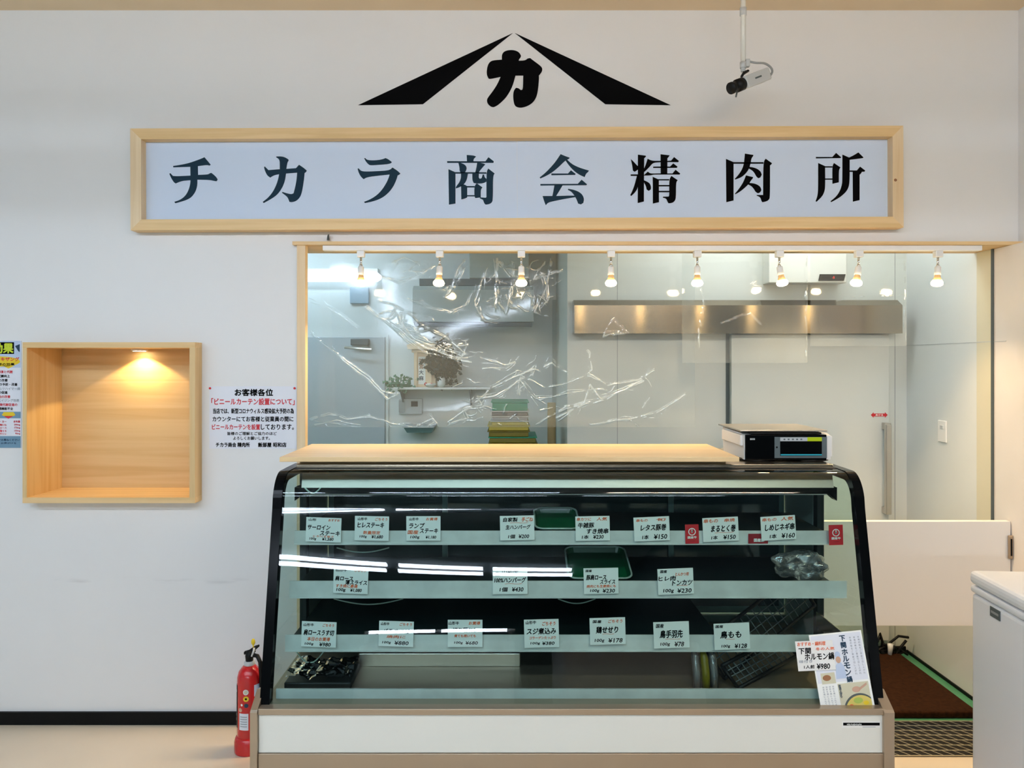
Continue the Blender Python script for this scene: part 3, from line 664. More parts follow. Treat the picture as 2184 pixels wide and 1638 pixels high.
C = [([(845,653),(888,683),(941,717),(995,753),(988,758),(945,747),(888,723),(861,700),(855,673)], 2.2, A), ([(781,657),(855,707),(915,747),(1005,773)], 2.4, A), ([(1025,763),(1048,773),(1075,777),(1098,770),(1081,783),(1028,788)], 2, A),
 ([(728,760),(768,790),(815,833),(851,840),(831,850),(795,820),(748,780),(690,735),(665,705)], 2.4, A), ([(961,900),(1011,863),(1048,827),(1108,800),(1141,790)], 2.2, A), ([(1018,850),(1061,843),(1111,810),(1125,833),(1141,850),(1211,840),(1290,828)], 2, A),
 ([(1111,800),(1161,827),(1221,813),(1261,800),(1295,820),(1361,813),(1395,792)], 2, A), ([(1145,903),(1211,873),(1295,850),(1368,813)], 2.4, A), ([(1188,893),(1248,863),(1261,820),(1281,850),(1328,833)], 2, A),
 ([(928,567),(895,587),(855,597),(808,590)], 2, A*.8), ([(991,553),(975,577),(961,610),(950,625)], 2.2, A), ([(1000,553),(985,585),(967,612)], 1.6, A*.8), ([(1038,573),(1025,607),(1015,653),(1028,680),(1058,690)], 2.2, A), ([(1015,613),(995,653),(961,667),(888,647)], 1.8, A*.8),
 ([(1058,553),(1058,647)], 2, A), ([(1091,557),(1095,590),(1078,670),(1060,640)], 2, A), ([(1062,560),(1090,590)], 1.8, A), ([(1168,553),(1138,597),(1185,577)], 2, A), ([(1178,560),(1161,620),(1141,667),(1171,673)], 2, A), ([(1130,600),(1160,590),(1168,640),(1150,655)], 1.6, A*.8),
 ([(1111,800),(1106,843)], 1.8, A), ([(1308,680),(1288,717),(1341,710),(1315,690)], 1.8, A*.8), ([(1255,745),(1262,790),(1250,800)], 1.6, A*.7), ([(660,893),(700,884),(740,895),(790,888),(835,905),(880,909)], 2.2, A), ([(670,905),(720,899),(770,905)], 1.6, A), ([(890,905),(925,893),(932,900),(915,908)], 2, A), ([(960,905),(1000,890),(990,872),(1030,862),(1020,845)], 2, A), ([(940,745),(960,760),(1000,762)], 1.6, A), ([(1205,792),(1180,775),(1160,785)], 1.8, A*.8),
 ([(660,645),(700,655),(760,700)], 3, A*.5), ([(835,560),(862,548),(890,560),(870,575),(905,582)], 1.8, A*.7), ([(1262,905),(1330,897),(1400,880),(1470,840)], 2.4, A*.8)]
rnd = random.Random(3)
C0 = C; C = []
for p, wd, a in C0:          # every fold is a sheaf of fine filaments
    for k in range(4):
        j = (0, 3.0, 4.5, 6.5)[k]; q = [(x+rnd.gauss(0, j), y+rnd.gauss(0, j)) for x, y in p]
        if k > 1 and len(q) > 3: i = rnd.randrange(0, len(q)-2); q = q[i:i+rnd.randint(2, len(q)-i)]
        C.append((q, (1.25, .95, .8, .75)[k]*min(1.15, wd/2.1), a*(.85, .7, .6, .5)[k]))
    for k in range(3):
        i = rnd.randrange(0, len(p)-1); t_ = rnd.random(); x = p[i][0]+(p[i+1][0]-p[i][0])*t_; y = p[i][1]+(p[i+1][1]-p[i][1])*t_
        an = rnd.uniform(0, 2*PI); l = rnd.uniform(6, 16); C.append(([(x, y), (x+math.cos(an)*l*.5+rnd.gauss(0, 1.5), y+math.sin(an)*l*.5+rnd.gauss(0, 1.5)), (x+math.cos(an)*l, y+math.sin(an)*l)], .8, A*.5))
for k in range(110):      # small crumples gathered along the upper folds and the lower hem
    if k < 30: x, y = rnd.uniform(820, 1190), rnd.uniform(545, 690)
    elif k < 50: x, y = rnd.uniform(940, 1400), rnd.uniform(800, 905)
    elif k < 80: q = rnd.random(); x, y = 790+q*210+rnd.gauss(0, 14), 655+q*110+rnd.gauss(0, 12)
    elif k < 95: q = rnd.random(); x, y = 950+q*190+rnd.gauss(0, 12), 900-q*95+rnd.gauss(0, 12)
    else: x, y = rnd.uniform(1040, 1180), rnd.uniform(545, 660)
    pts = [(x, y)]; ang = rnd.uniform(0, PI) if k < 30 else rnd.uniform(-.9, .7)
    for j in range(3): ang += rnd.uniform(-.6, .6); pts.append((pts[-1][0]+math.cos(ang)*rnd.uniform(5, 13), pts[-1][1]+math.sin(ang)*rnd.uniform(5, 13)))
    C.append((pts, rnd.uniform(.9, 1.3), A*rnd.uniform(.45, .8)))
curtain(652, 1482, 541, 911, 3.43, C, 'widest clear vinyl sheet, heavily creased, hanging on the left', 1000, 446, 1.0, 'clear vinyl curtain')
C2 = [([(1612,600),(1600,608),(1625,612)], 1.6, A*.7), ([(1722,600),(1716,640)], 1.6, A*.7), ([(1485,560),(1500,640),(1490,740)], 2.5, A*.4), ([(1540,690),(1600,670),(1620,690)], 1.6, A*.6), ([(1720,545),(1719,770)], 1.6, A*.5)]
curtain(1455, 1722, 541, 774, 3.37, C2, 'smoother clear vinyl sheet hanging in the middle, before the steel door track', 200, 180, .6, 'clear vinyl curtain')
C3 = [([(1931,560),(1930,735)], 1.5, A*.5), ([(1780,640),(1850,632),(1925,628)], 1.5, A*.4)]
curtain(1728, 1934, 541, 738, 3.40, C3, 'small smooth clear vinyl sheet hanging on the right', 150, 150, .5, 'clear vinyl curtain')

# ------------------------------------------------------------------ kitchen: cold room door, track, control box
d = 3.96; t0_ = 3.88
t = thing('cold_room_door', (XX(1728, d), d-DW, 0), 'white sliding cold room door with long steel handle', 'sliding door')
b = MB(); b.box(XX(1560, d), XX(1897, d), d-DW, KC-.001, 0.07, ZZ(711, t0_)-.003, 'cold', .004); b.build('panel', t)
b = MB()
hx = XX(1885, d); y0 = d-DW
b.box(hx-.016, hx+.012, y0-.06, y0-.035, ZZ(1093, d), ZZ(903, d), 'steel', .004)
for py in (908, 1086): b.box(hx-.012, hx+.02, y0-.04, y0-.0005, ZZ(py+7, d), ZZ(py-7, d), 'steel', .003)
part(b.build('handle', t), 'long vertical steel handle')
b = MB(); pl = Plane((XX(1875, d), y0-.001, ZZ(885, d))); q = d/FPX
poly(b, pl, [(-18*q, 0), (-12*q, 6*q), (-12*q, 3*q), (12*q, 3*q), (12*q, 6*q), (18*q, 0), (12*q, -6*q), (12*q, -3*q), (-12*q, -3*q), (-12*q, -6*q)], 'redlabel', .0006)
text(b, pl, 'あける', 0, 0, 4*q, 'paper', 16*q, .02, .0012)
part(b.build('arrow_sticker', t), 'red double-headed arrow sticker')
t0 = 3.88
b = MB(); x0, x1 = XX(1225, t0), XX(1925, t0)
b.prism([(t0-DW, ZZ(711, t0)), (t0-DW, ZZ(651, t0)), (t0-DW+.05, ZZ(640, t0)+.004), (KC-.001, ZZ(640, t0)+.004), (KC-.001, ZZ(711, t0))], x0, x1, 'brushed', 'yz')
tag(b.build('door_track_cover'), 'long brushed steel track cover above the cold room door', 'track cover')
d = 3.9
t = thing('control_box', (XX(1720, d), d-DW, ZZ(603, d)), 'cream cold room control box with small black display', 'control box')
b = MB(); b.box(XX(1640, d), XX(1806, d), d-DW, KC-.001, ZZ(603, d), ZZ(500, d), 'cream', .004); b.build('casing', t)
b = MB(); b.prism([(XX(1745, d), ZZ(599, d)), (XX(1748, d), ZZ(585, d)), (XX(1803, d), ZZ(585, d)), (XX(1799, d), ZZ(599, d))], d-DW-.004, d-DW-.0005, 'blackgloss')
pl = Plane((XX(1775, d), d-DW-.004, ZZ(592, d))); text(b, pl, '-5', .004, 0, .011, 'led_red', None, .01)
part(b.build('display', t), 'black display with red digits')
# passage wall light switch
t = thing('light_switch', (2.069, .45, 1.0), 'white light switch plate on the passage wall', 'light switch')
sd_ = 2.07*FPX/(2012-VX); sy = sd_-DW
b = MB(); b.box(2.062, 2.0695, sy-.035, sy+.035, ZZ(943, sd_), ZZ(897, sd_), 'white', .003); b.build('plate', t)
b = MB(); b.box(2.0595, 2.0625, sy-.012, sy+.012, ZZ(915, sd_), ZZ(907, sd_), 'lgrey', .001); b.build('rocker', t)

# ------------------------------------------------------------------ kitchen back wall
KD = KB+DW
t = thing('kitchen_door', (XX(740, KD), KB-.02, 0), 'grey kitchen back door with dark closer arm', 'door')
b = MB(); b.box(XX(630, KD), XX(822, KD), KB-.02, KB-.001, 0.01, ZZ(719, KD), 'door_grey', .003); b.build('leaf', t)
b = MB(); b.box(XX(600, KD), XX(829, KD), KB-.012, KB-.0005, ZZ(719, KD), ZZ(714, KD), 'kwall'); b.box(XX(823, KD), XX(829, KD), KB-.012, KB-.0005, 0, ZZ(719, KD), 'kwall'); b.build('frame', t)
b = MB(); b.box(XX(752, KD), XX(790, KD), KB-.07, KB-.021, ZZ(737, KD), ZZ(723, KD), 'dkgrey', .006); b.tube([W(785, 737, KD-.05), W(792, 745, KD-.1), W(735, 741, KD-.09)], .008, 'steel', 8); b.build('door_closer', t)
t = thing('tube_light', (XX(700, 4.85), 1.65, ZZ(601, 4.85)), 'bright white tube light on the kitchen back wall', 'lamp')
b = MB(); b.box(XX(560, 4.9), XX(806, 4.9), KB-.055, KB-.001, ZZ(586, 4.9), ZZ(572, 4.9), 'white', .004); b.build('housing', t)
b = MB(); b.tube([W(560, 591, 4.87), W(805, 591, 4.87), W(813, 592, 4.87)], [.03, .03, .012], 'ktube', 14); part(b.build('tube', t), 'glowing white tube')
b = MB(); b.box(XX(748, KD), XX(788, KD), KB-.03, KB-.001, ZZ(648, KD), ZZ(613, KD), 'boxgrey', .004)
tag(b.build('junction_box'), 'blue grey square box on the wall under the tube light', 'box')
t = thing('air_conditioner', (XX(1010, 4.6), 1.5, ZZ(693, 4.6)), 'pale grey wide air conditioner hung high on the kitchen back wall', 'air conditioner')
d = 4.6
b = MB(); b.prism([(d-DW, ZZ(686, d)), (d-DW, ZZ(618, d)), (d-DW+.05, ZZ(608, d)), (KB-.001, ZZ(608, d)), (KB-.001, ZZ(692, d)), (d-DW+.10, ZZ(692, d))], XX(880, d), XX(1138, d), 'hood', 'yz'); b.build('casing', t)
b = MB(); b.box(XX(884, d), XX(1134, d), d-DW+.005, d-DW+.08, ZZ(696, d), ZZ(688, d), 'dkgrey'); b.build('outlet_louver', t)
b = MB(); b.box(XX(892, d), XX(1130, d), d-DW+.06, KB-.001, ZZ(606.5, d), ZZ(592, d), 'dkgrey'); b.build('gap_shade_box', t)  # dark box stands in for the shaded gap above the casing
b = MB(); b.box(XX(1000, d), XX(1128, d), d-DW+.05, KB-.001, ZZ(591, d), KCEIL-.001, 'hood', .004); b.build('duct_cover', t)
b = MB(); b.box(XX(1178, KD), XX(1186, KD), KB-.02, KB-.001, 0.0, ZZ(640, KD), 'hood'); tag(b.build('pipe_cover'), 'thin grey vertical pipe cover in the kitchen corner', 'pipe')
SHD = 4.72; sz = ZZ(826, SHD)
t = thing('wall_shelf', (XX(940, SHD), KB, sz-.02), 'white wall shelf with dark sloping brackets holding the small shrine', 'shelf')
b = MB(); b.box(XX(838, SHD), XX(1046, SHD), SHD-DW, KB-.001, sz-.014, sz, 'white', .002); b.build('board', t)
for px in (850, 1000):
    b = MB(); b.prism([(SHD-DW+.03, sz-.0145), (KB-.001, sz-.0145), (KB-.001, ZZ(872, SHD))], XX(px, SHD), XX(px, SHD)+.008, 'dkgrey', 'yz'); b.build('bracket', t)
d = 4.78; y0 = d-DW
t = thing('household_shrine', (XX(903, d), y0, sz), 'small pale wooden household shrine with flat roof on the shelf', 'shrine')
b = MB(); b.box(XX(884, d), XX(930, d), y0-.03, y0+.08, sz+.0005, ZZ(752, d), 'shrine', .002)
for px in (886, 917): b.box(XX(px, d), XX(px+5, d), y0-.04, y0-.03, sz+.0005, ZZ(752, d), 'shrine')
b.build('cabinet', t)
b = MB(); b.prism([(XX(873, d), ZZ(745, d)), (XX(871, d), ZZ(736, d)), (XX(880, d), ZZ(733, d)), (XX(926, d), ZZ(733, d)), (XX(936, d), ZZ(737, d)), (XX(934, d), ZZ(745, d))], y0-.08, y0+.09, 'shrine'); b.box(XX(880, d), XX(930, d), y0-.05, y0+.08, ZZ(752, d), ZZ(745, d), 'shrine'); b.build('roof', t)
b = MB(); pl = Plane((XX(901, d), y0-.0315, ZZ(790, d))); sheet(b, pl, -.022, .022, -.085, .085, .001, 'paper')
for i, ch in enumerate('神宮大麻'): text(b, pl, ch, -.004, .06-i*.036, .028, 'meat' if i < 2 else 'navy', None, .02)
part(b.build('paper_talisman', t), 'white paper strip with brown characters')
t = thing('vase', (XX(943, d), y0-.05, sz), 'white vase of dark evergreen branches beside the shrine', 'vase')
b = MB(); c = (XX(943, d), y0-.05, sz+.0005); b.lathe([(.016, 0), (.024, .015), (.026, .04), (.016, .075), (.014, .095), (.018, .105)], c, 'ceramic', 18); part(b.build('body', t), 'white ceramic body')
def leaves(mb, pts, n, size, mat, rr):
    for k in range(n):
        c = Vector(rr.choice(pts))+Vector((rr.gauss(0, 1), rr.gauss(0, .7), rr.gauss(0, 1)))*size*.55
        u_ = Vector((rr.gauss(0, 1), rr.gauss(0, .5), rr.gauss(0, 1))).normalized(); v_ = u_.cross(Vector((rr.gauss(0, .6), -1, rr.gauss(0, .6)))).normalized()
        l, w_ = size*rr.uniform(.5, .8), size*rr.uniform(.18, .3); n_ = u_.cross(v_)*w_*.35
        mb.add([c-u_*l*.5, c+v_*w_+n_, c+u_*l*.5, c-v_*w_+n_], [(0, 1, 2), (0, 2, 3)], mat)
b = MB(); rr = random.Random(5)
stem0 = Vector((XX(943, d), y0-.05, sz+.09))
for p in (W(935, 740, d-.05), W(948, 760, d-.06), W(962, 790, d-.05), W(965, 812, d-.05), W(930, 770, d-.06)): b.tube([stem0, (stem0+p)/2+Vector((0, 0, .03)), p], .003, 'leaf', 6)
leaves(b, [W(937, 738, d-.05), W(945, 745, d-.05)], 190, .038, 'leaf', rr); leaves(b, [W(932, 770, d-.06), W(945, 772, d-.06), W(955, 775, d-.05), W(940, 782, d-.06)], 520, .058, 'leaf', rr); leaves(b, [W(962, 795, d-.05), W(960, 812, d-.05)], 40, .05, 'leaf', rr)
part(b.build('foliage', t), 'dark green leafy branches')
t = thing('leaf_garland', (XX(850, 4.74), 4.74-DW, sz), 'low green leafy sprig lying on the left end of the shelf', 'plant')
b = MB(); b.tube([W(822, 822, 4.74), W(850, 818, 4.74), W(880, 823, 4.74)], .006, 'leaf2', 6); leaves(b, [W(828+6*i, 818, 4.74) for i in range(9)], 90, .045, 'leaf2', rr); b.build('foliage', t)
b = MB()
for px, r in ((908, .010), (916, .008)):
    pass
t = thing('offering_dish', (XX(915, 4.73), 4.73-DW, sz), 'white offering dish with two red dots before the shrine', 'dish')
b = MB(); b.lathe([(.02, 0), (.034, .014), (.036, .022), (.032, .022)], (XX(918, 4.73), 4.73-DW, sz+.0005), 'ceramic', 18); b.build('bowl', t)
b = MB(); b.ball((XX(908, 4.72), 4.72-DW, sz+.020), .010, 'red_ink', 8); b.ball((XX(920, 4.72), 4.72-DW, sz+.018), .008, 'red_ink', 8); part(b.build('red_beads', t), 'red beads')
d = KD
t = thing('breaker_panel', (XX(880, d), KB-.05, ZZ(882, d)), 'pale grey control panel with black window under the wall shelf', 'control panel')
b = MB(); b.box(XX(853, d), XX(902, d), KB-.05, KB-.001, ZZ(882, d), ZZ(850, d), 'lgrey', .003); b.box(XX(853, d), XX(866, d), KB-.055, KB-.0505, ZZ(878, d), ZZ(853, d), 'grey'); b.build('casing', t)
b = MB(); b.box(XX(879, d), XX(893, d), KB-.054, KB-.0505, ZZ(866, d), ZZ(855, d), 'blackgloss'); b.build('window', t)
d = 4.75
t = thing('hand_tray', (XX(890, d), d-DW, ZZ(924, d)), 'grey green shallow tray fixed low on the kitchen back wall', 'tray')
b = MB(); b.prism([(XX(868, d), ZZ(923, d)), (XX(860, d), ZZ(911, d)), (XX(925, d), ZZ(911, d)), (XX(920, d), ZZ(923, d))], d-DW, KB-.001, 'tealframe'); b.box(XX(858, d), XX(926, d), d-DW-.01, KB-.001, ZZ(912, d), ZZ(909.5, d), 'lgrey'); b.build('basin', t)

# stacked boxes on the work table (table hidden behind the counter)
d = 4.15; y0 = d-DW
tz = ZZ(975, d)
t = thing('work_table', (XX(1090, d), y0, 0), 'steel kitchen work table behind the display case', 'table')
b = MB(); b.box(XX(960, d), XX(1160, d), y0-.12, y0+.45, tz-.03, tz, 'steel', .003); b.build('tabletop', t)
for px in (968, 1152):
    for yy in (y0-.1, y0+.42):
        b = MB(); b.tube([(XX(px, d), yy, 0), (XX(px, d), yy, tz-.03)], .018, 'steel', 10); b.build('leg', t)
def crate(px0, px1, py0, py1, ym, dp, mat, rim, label, lid=None, dd=None):
    t = thing('food_crate', (XX((px0+px1)/2, d), ym, ZZ(py1, d)), label, 'crate', 'food trays stacked on the work table')
    b = MB(); z0, z1 = ZZ(py1, d), ZZ(py0, d)
    x0, x1 = XX(px0, d), XX(px1, d)
    b.box(x0+.008, x1-.008, ym, ym+dp, z0+.0003, z1-.006, mat, .004); b.build('body', t)
    b = MB(); b.box(x0, x1, ym-.006, ym+dp+.006, z1-.0055, z1, rim, .002); b.build('rim', t)
    return t
for (p0, p1, q0, q1, mt, rm, lb) in ((1042, 1146, 959, 975, 'olive', 'olive', 'lowest olive yellow tray of the stack'), (1042, 1146, 943, 959, 'olive', 'olive', 'second olive yellow tray from the bottom of the stack'), (1042, 1145, 930, 943, 'olive', 'emerald', 'third olive tray from the bottom, green rim'),
        (1040, 1130, 917.5, 930, 'olive', 'olive', 'broad yellow tray under the clear ones'), (1040, 1130, 906, 917, 'limeplastic', 'limeplastic', 'pale yellow tray topped by grey trays'),
        (1046, 1128, 896, 906, 'limeplastic', 'lgrey', 'lowest grey tray with yellowish side'), (1046, 1128, 886, 896, 'grey', 'lgrey', 'second grey tray below the green lid'), (1046, 1128, 875, 886, 'dkgrey', 'lgrey', 'topmost grey tray under the green lid'), (1047, 1128, 856, 875, 'emerald', 'emerald', 'emerald green box on top of the stack')):
    crate(p0, p1, q0, q1, y0-.05, .32, mt, rm, lb)
d = 4.3
b = MB(); b.tube([(XX(1180, d), d-DW+.17, .0), (XX(1180, d), d-DW+.17, ZZ(862, d))], .024, 'cardboard', 16)
tag(b.build('cardboard_tube'), 'tall brown cardboard tube standing in the kitchen corner', 'tube')

# ------------------------------------------------------------------ refrigerated display case
CX0, CX1 = -.72, 1.085
FD = 2.20                                # base front depth
Y = lambda dd: dd-DW
case = thing('display_case', ((CX0+CX1)/2, Y(2.6), 0), 'wide refrigerated display case with slanted curved glass and black frame', 'display case')
zt = .50
b = MB(); b.box(CX0+.004, CX1-.01, Y(FD), Y(2.95), ZZ(1606, FD), ZZ(1524, FD), 'cream', .002); part(b.build('base_panel', case), 'cream base panel')
b = MB(); b.box(CX0+.004, CX1-.01, Y(FD)-.006, Y(2.95), ZZ(1523.5, FD), ZZ(1511, FD)+.001, 'bronze', .002); part(b.build('top_trim', case), 'bronze trim strip')
b = MB(); b.box(CX0+.004, CX1-.01, Y(FD)-.004, Y(2.95), ZZ(1640, FD), ZZ(1606.5, FD), 'bronze', .002); part(b.build('bottom_trim', case), 'bronze trim strip')
b = MB(); b.box(CX0+.03, CX1-.03, Y(FD)+.06, Y(2.93), 0, ZZ(1641, FD), 'blackbase'); b.build('kick_base', case)
for (p0, p1, s) in ((533, 548, -1), (1886, 1908, 1)):
    x0, x1 = XX(p0, FD-.012), XX(p1, FD-.012)
    b = MB(); ztop = ZZ(1516, FD-.012)
    b.prism([(Y(FD)-.012, .02), (Y(FD)-.012, ztop-.006), (Y(FD)-.006, ztop), (Y(FD)+.05, ztop+.035), (Y(FD)+.075, ztop+.03), (Y(FD)+.09, ztop-.03), (Y(2.95), ztop-.05), (Y(2.95), .02)], min(x0, x1), max(x0, x1), 'bronze', 'yz')
    part(b.build('end_post', case), 'bronze end post')
b = MB(); pl = Plane((XX(1837, FD), Y(FD)-.0006, ZZ(1545, FD))); q = FD/FPX
sheet(b, pl, -41*q, 41*q, -7*q, 7*q, .0005, 'white'); rect(b, pl, -39*q, 39*q, -2*q, 4*q, 'ink', .0004); rr = random.Random(2)
for k in range(11): rect(b, pl, (-31+k*2.9)*q, (-29.6+k*2.9+rr.uniform(0, .8))*q, (-.8-.4*(k % 3))*q, (1.6+.6*(k % 2))*q, 'lgrey', .0008)
rect(b, pl, 2*q, 30*q, -5.6*q, -4.4*q, 'grey_print', .0008)
part(b.build('name_plate', case), 'small black name plate')
# profile of the slanted, curved glass: (depth, height)
PR = [(2.225, .507), (2.345, 1.055)]
for k in range(1, 13):
    a = math.radians(12+78*k/12)
    PR.append((2.345+.085*(1-math.cos(a))/(1-math.cos(PI/2))*1.0, 1.055+.105*math.sin(a)))
PR += [(2.50, 1.161), (2.60, 1.1615)]
def strip(mb, prof, x0, x1, mat, smooth=True):
    vs = [(x, Y(dd), z) for dd, z in prof for x in (x0, x1)]
    mb.add(vs, [(2*i, 2*i+1, 2*i+3, 2*i+2) for i in range(len(prof)-1)], mat, smooth)
b = MB(); seg = [PR[0]]+[(PR[0][0]+(PR[1][0]-PR[0][0])*k/12, PR[0][1]+(PR[1][1]-PR[0][1])*k/12) for k in range(1, 12)]+PR[1:-1]
# the pane bows a little along its width
nxg = 40; vs = []; fs = []
for (dd, z) in seg:
    for k in range(nxg+1):
        s = k/nxg; x = CX0+.028+(CX1-CX0-.056)*s
        bow = .0035*math.sin(PI*s)*math.sin(PI*max(0, min(1, (z-.507)/.548)))
        vs.append((x, Y(dd)-bow, z))
for i in range(len(seg)-1):
    for k in range(nxg): fs.append((i*(nxg+1)+k, i*(nxg+1)+k+1, (i+1)*(nxg+1)+k+1, (i+1)*(nxg+1)+k))
b.add(vs, fs, 'glass', True); part(b.build('front_glass', case), 'slanted clear front glass')
FRM = .030
for s in (-1, 1):
    x0, x1 = (CX0, CX0+.028) if s < 0 else (CX1-.028, CX1)
    off = []
    for i, (dd, z) in enumerate(PR):
        p0, p1 = PR[max(i-1, 0)], PR[min(i+1, len(PR)-1)]
        tx, tz_ = p1[0]-p0[0], p1[1]-p0[1]; L = math.hypot(tx, tz_); off.append((dd-tz_/L*-.026 if False else dd+tz_/L*.026, z-tx/L*.026))
    outer = [(Y(dd)-.004, z+.002) for dd, z in PR]; inner = [(Y(dd), z) for dd, z in off]
    vs = [(x, p[0], p[1]) for x in (x0, x1) for p in outer+inner]; n = len(PR); fs = []
    m2 = 2*n
    for i in range(n-1):
        fs += [(i, i+1, n+i+1, n+i), (m2+i, m2+n+i, m2+n+i+1, m2+i+1), (i, m2+i, m2+i+1, i+1), (n+i, n+i+1, m2+n+i+1, m2+n+i)]
    fs += [(0, n, m2+n, m2), (n-1, m2+n-1, m2+2*n-1, 2*n-1)]
    b = MB(); b.add(vs, fs, 'blackgloss'); part(b.build('side_frame', case), 'black curved side frame')
    # side glass and rear end panel
    xs = CX0+.014 if s < 0 else CX1-.014
    b = MB(); P = [(dd+.02, z) for dd, z in PR if z < 1.15]; P = P+[(2.64, 1.14), (2.64, .507)]
    b.add([(xs, Y(dd), z) for dd, z in P], [list(range(len(P)))], 'sideglass'); part(b.build('side_glass', case), 'clear side glass')
    b = MB(); b.box(xs-.012, xs+.012, Y(2.64), Y(2.675), .507, 1.14, 'darkplate', .002); b.build('upright', case)
    b = MB(); b.box(xs-.012, xs+.012, Y(2.676), Y(2.97), .507, 1.14, 'endpanel', .002); b.build('end_panel', case)
b = MB(); b.box(CX0+.03, CX1-.03, Y(2.50), Y(2.98), 1.158, 1.172, 'gold', .002); part(b.build('top_panel', case), 'stainless steel top panel')
b = MB(); b.box(CX0+.028, CX1-.028, Y(2.475), Y(2.4985), 1.152, 1.1625, 'black', .002); b.build('front_top_bar', case)
b = MB(); b.box(CX0+.03, CX1-.03, Y(2.222), Y(2.24), .500, .511, 'black', .001); b.build('glass_seal', case)
# inside lamp canopy
b = MB(); b.box(CX0+.035, CX1-.035, Y(2.46), Y(2.54), 1.082, 1.1035, 'blackgloss', .003)
for s in (-1, 1):
    x = CX0+.035 if s < 0 else CX1-.035
    b.add([(x, Y(2.459), 1.1035), (x, Y(2.459), 1.060), (x-s*.05, Y(2.459), 1.1035), (x, Y(2.50), 1.1035), (x, Y(2.50), 1.060), (x-s*.05, Y(2.50), 1.1035)], [(0,1,2),(5,4,3),(0,3,4,1),(1,4,5,2),(2,5,3,0)], 'blackgloss')
b.build('lamp_canopy', case)
b = MB(); b.box(CX0+.05, CX1-.05, Y(2.5), Y(2.53), 1.072, 1.0815, 'rail', .002); b.build('lamp_rail', case)
b = MB(); b.prism([(Y(2.452), 1.104), (Y(2.448), 1.104), (Y(2.462), 1.150), (Y(2.466), 1.150)], CX0+.06, CX1-.05, 'reflector', 'yz'); part(b.build('canopy_reflector', case), 'pale metal reflector under the curved glass')
b = MB(); b.box(CX1-.034, CX1-.030, Y(2.30), Y(2.63), .60, .652, 'gold', .001); b.build('side_skirt', case)
# shelves with price rails
RAILS = [(2.42, 1132, 1162), (2.365, 1239, 1276), (2.32, 1354, 1390)]
for i, (dd, p0, p1) in enumerate(RAILS):
    z1, z0 = ZZ(p0, dd), ZZ(p1, dd)
    b = MB(); b.box(CX0+.045, CX1-.045 if i < 2 else .655, Y(dd)+.004, Y(2.80+.05*(i == 0)), z0+.012, z0+.018, 'darkplate'); sh = b.build('shelf', case)
    b = MB(); b.box(CX0+.045, CX1-.045, Y(dd), Y(dd)+.0035, z0+.004, z1, 'rail'); b.box(CX0+.045, CX1-.045, Y(dd)-.003, Y(dd)+.0035, z0, z0+.004, 'rail', .001)
    part(b.build('price_rail', sh), 'aluminium price rail')
b = MB(); b.box(CX0+.035, CX1-.035, Y(2.262), Y(2.27), ZZ(1502, 2.262), ZZ(1470, 2.262), 'rail', .001); part(b.build('front_ledge', case), 'aluminium front ledge')
b = MB(); b.box(CX0+.03, CX1-.03, Y(2.272), Y(2.94), .508, .512, 'darktray'); b.build('deck', case)
# back sliding doors
xs_ = [CX0+.03, XX(948, 2.95), XX(1432, 2.95), CX1-.03]
b = MB(); b.box(CX0+.03, CX1-.03, Y(2.93), Y(2.975), 1.10, 1.14, 'tealframe'); b.box(CX0+.03, CX1-.03, Y(2.93), Y(2.975), .513, .54, 'tealframe'); b.build('door_track', case)
for i in range(3):
    x0, x1 = xs_[i]-.012*(i > 0), xs_[i+1]+.012*(i < 2); yy = Y(2.945)+(.012 if i == 1 else 0)
    b = MB()
    for (a0, a1, c0, c1) in ((x0, x0+.02, .545, 1.098), (x1-.02, x1, .545, 1.098), (x0+.02, x1-.02, .545, .57), (x0+.02, x1-.02, 1.07, 1.098)): b.box(a0, a1, yy, yy+.010, c0, c1, 'tealframe')
    dr = b.build('sliding_door', case)
    b = MB(); b.box(x0+.02, x1-.02, yy+.004, yy+.007, .57, 1.07, 'teal'); part(b.build('pane', dr), 'dark tinted pane')
# cables hanging under the shelves
for (pa, pb, py, sag, dd) in ((718, 830, 1168, 10, 2.5), (712, 860, 1277, 12, 2.45), (1190, 1270, 1277, 10, 2.45), (632, 690, 1390, 24, 2.42), (650, 684, 1040, 12, 2.40)):
    b = MB(); b.tube([W(pa+(pb-pa)*k/12, py+sag*math.sin(PI*k/12), dd) for k in range(13)], .0022, 'trayrim', 6); part(b.build('cable', case), 'thin pale cable')

# counter board on the case
t = thing('counter_board', (0, Y(2.65), 1.1725), 'long pale pine counter board lying on top of the display case', 'counter board')
b = MB(); b.box(-.7305, .735, Y(2.45), Y(2.85), 1.186, 1.2015, 'plank', .0015); b.build('board', t)
for (d0, z0, z1) in ((2.53, 1.1725, 1.1855),):
    b = MB(); b.box(-.688, .715, Y(d0), Y(2.78), z0, z1, 'plank', .001); b.build('riser', t)

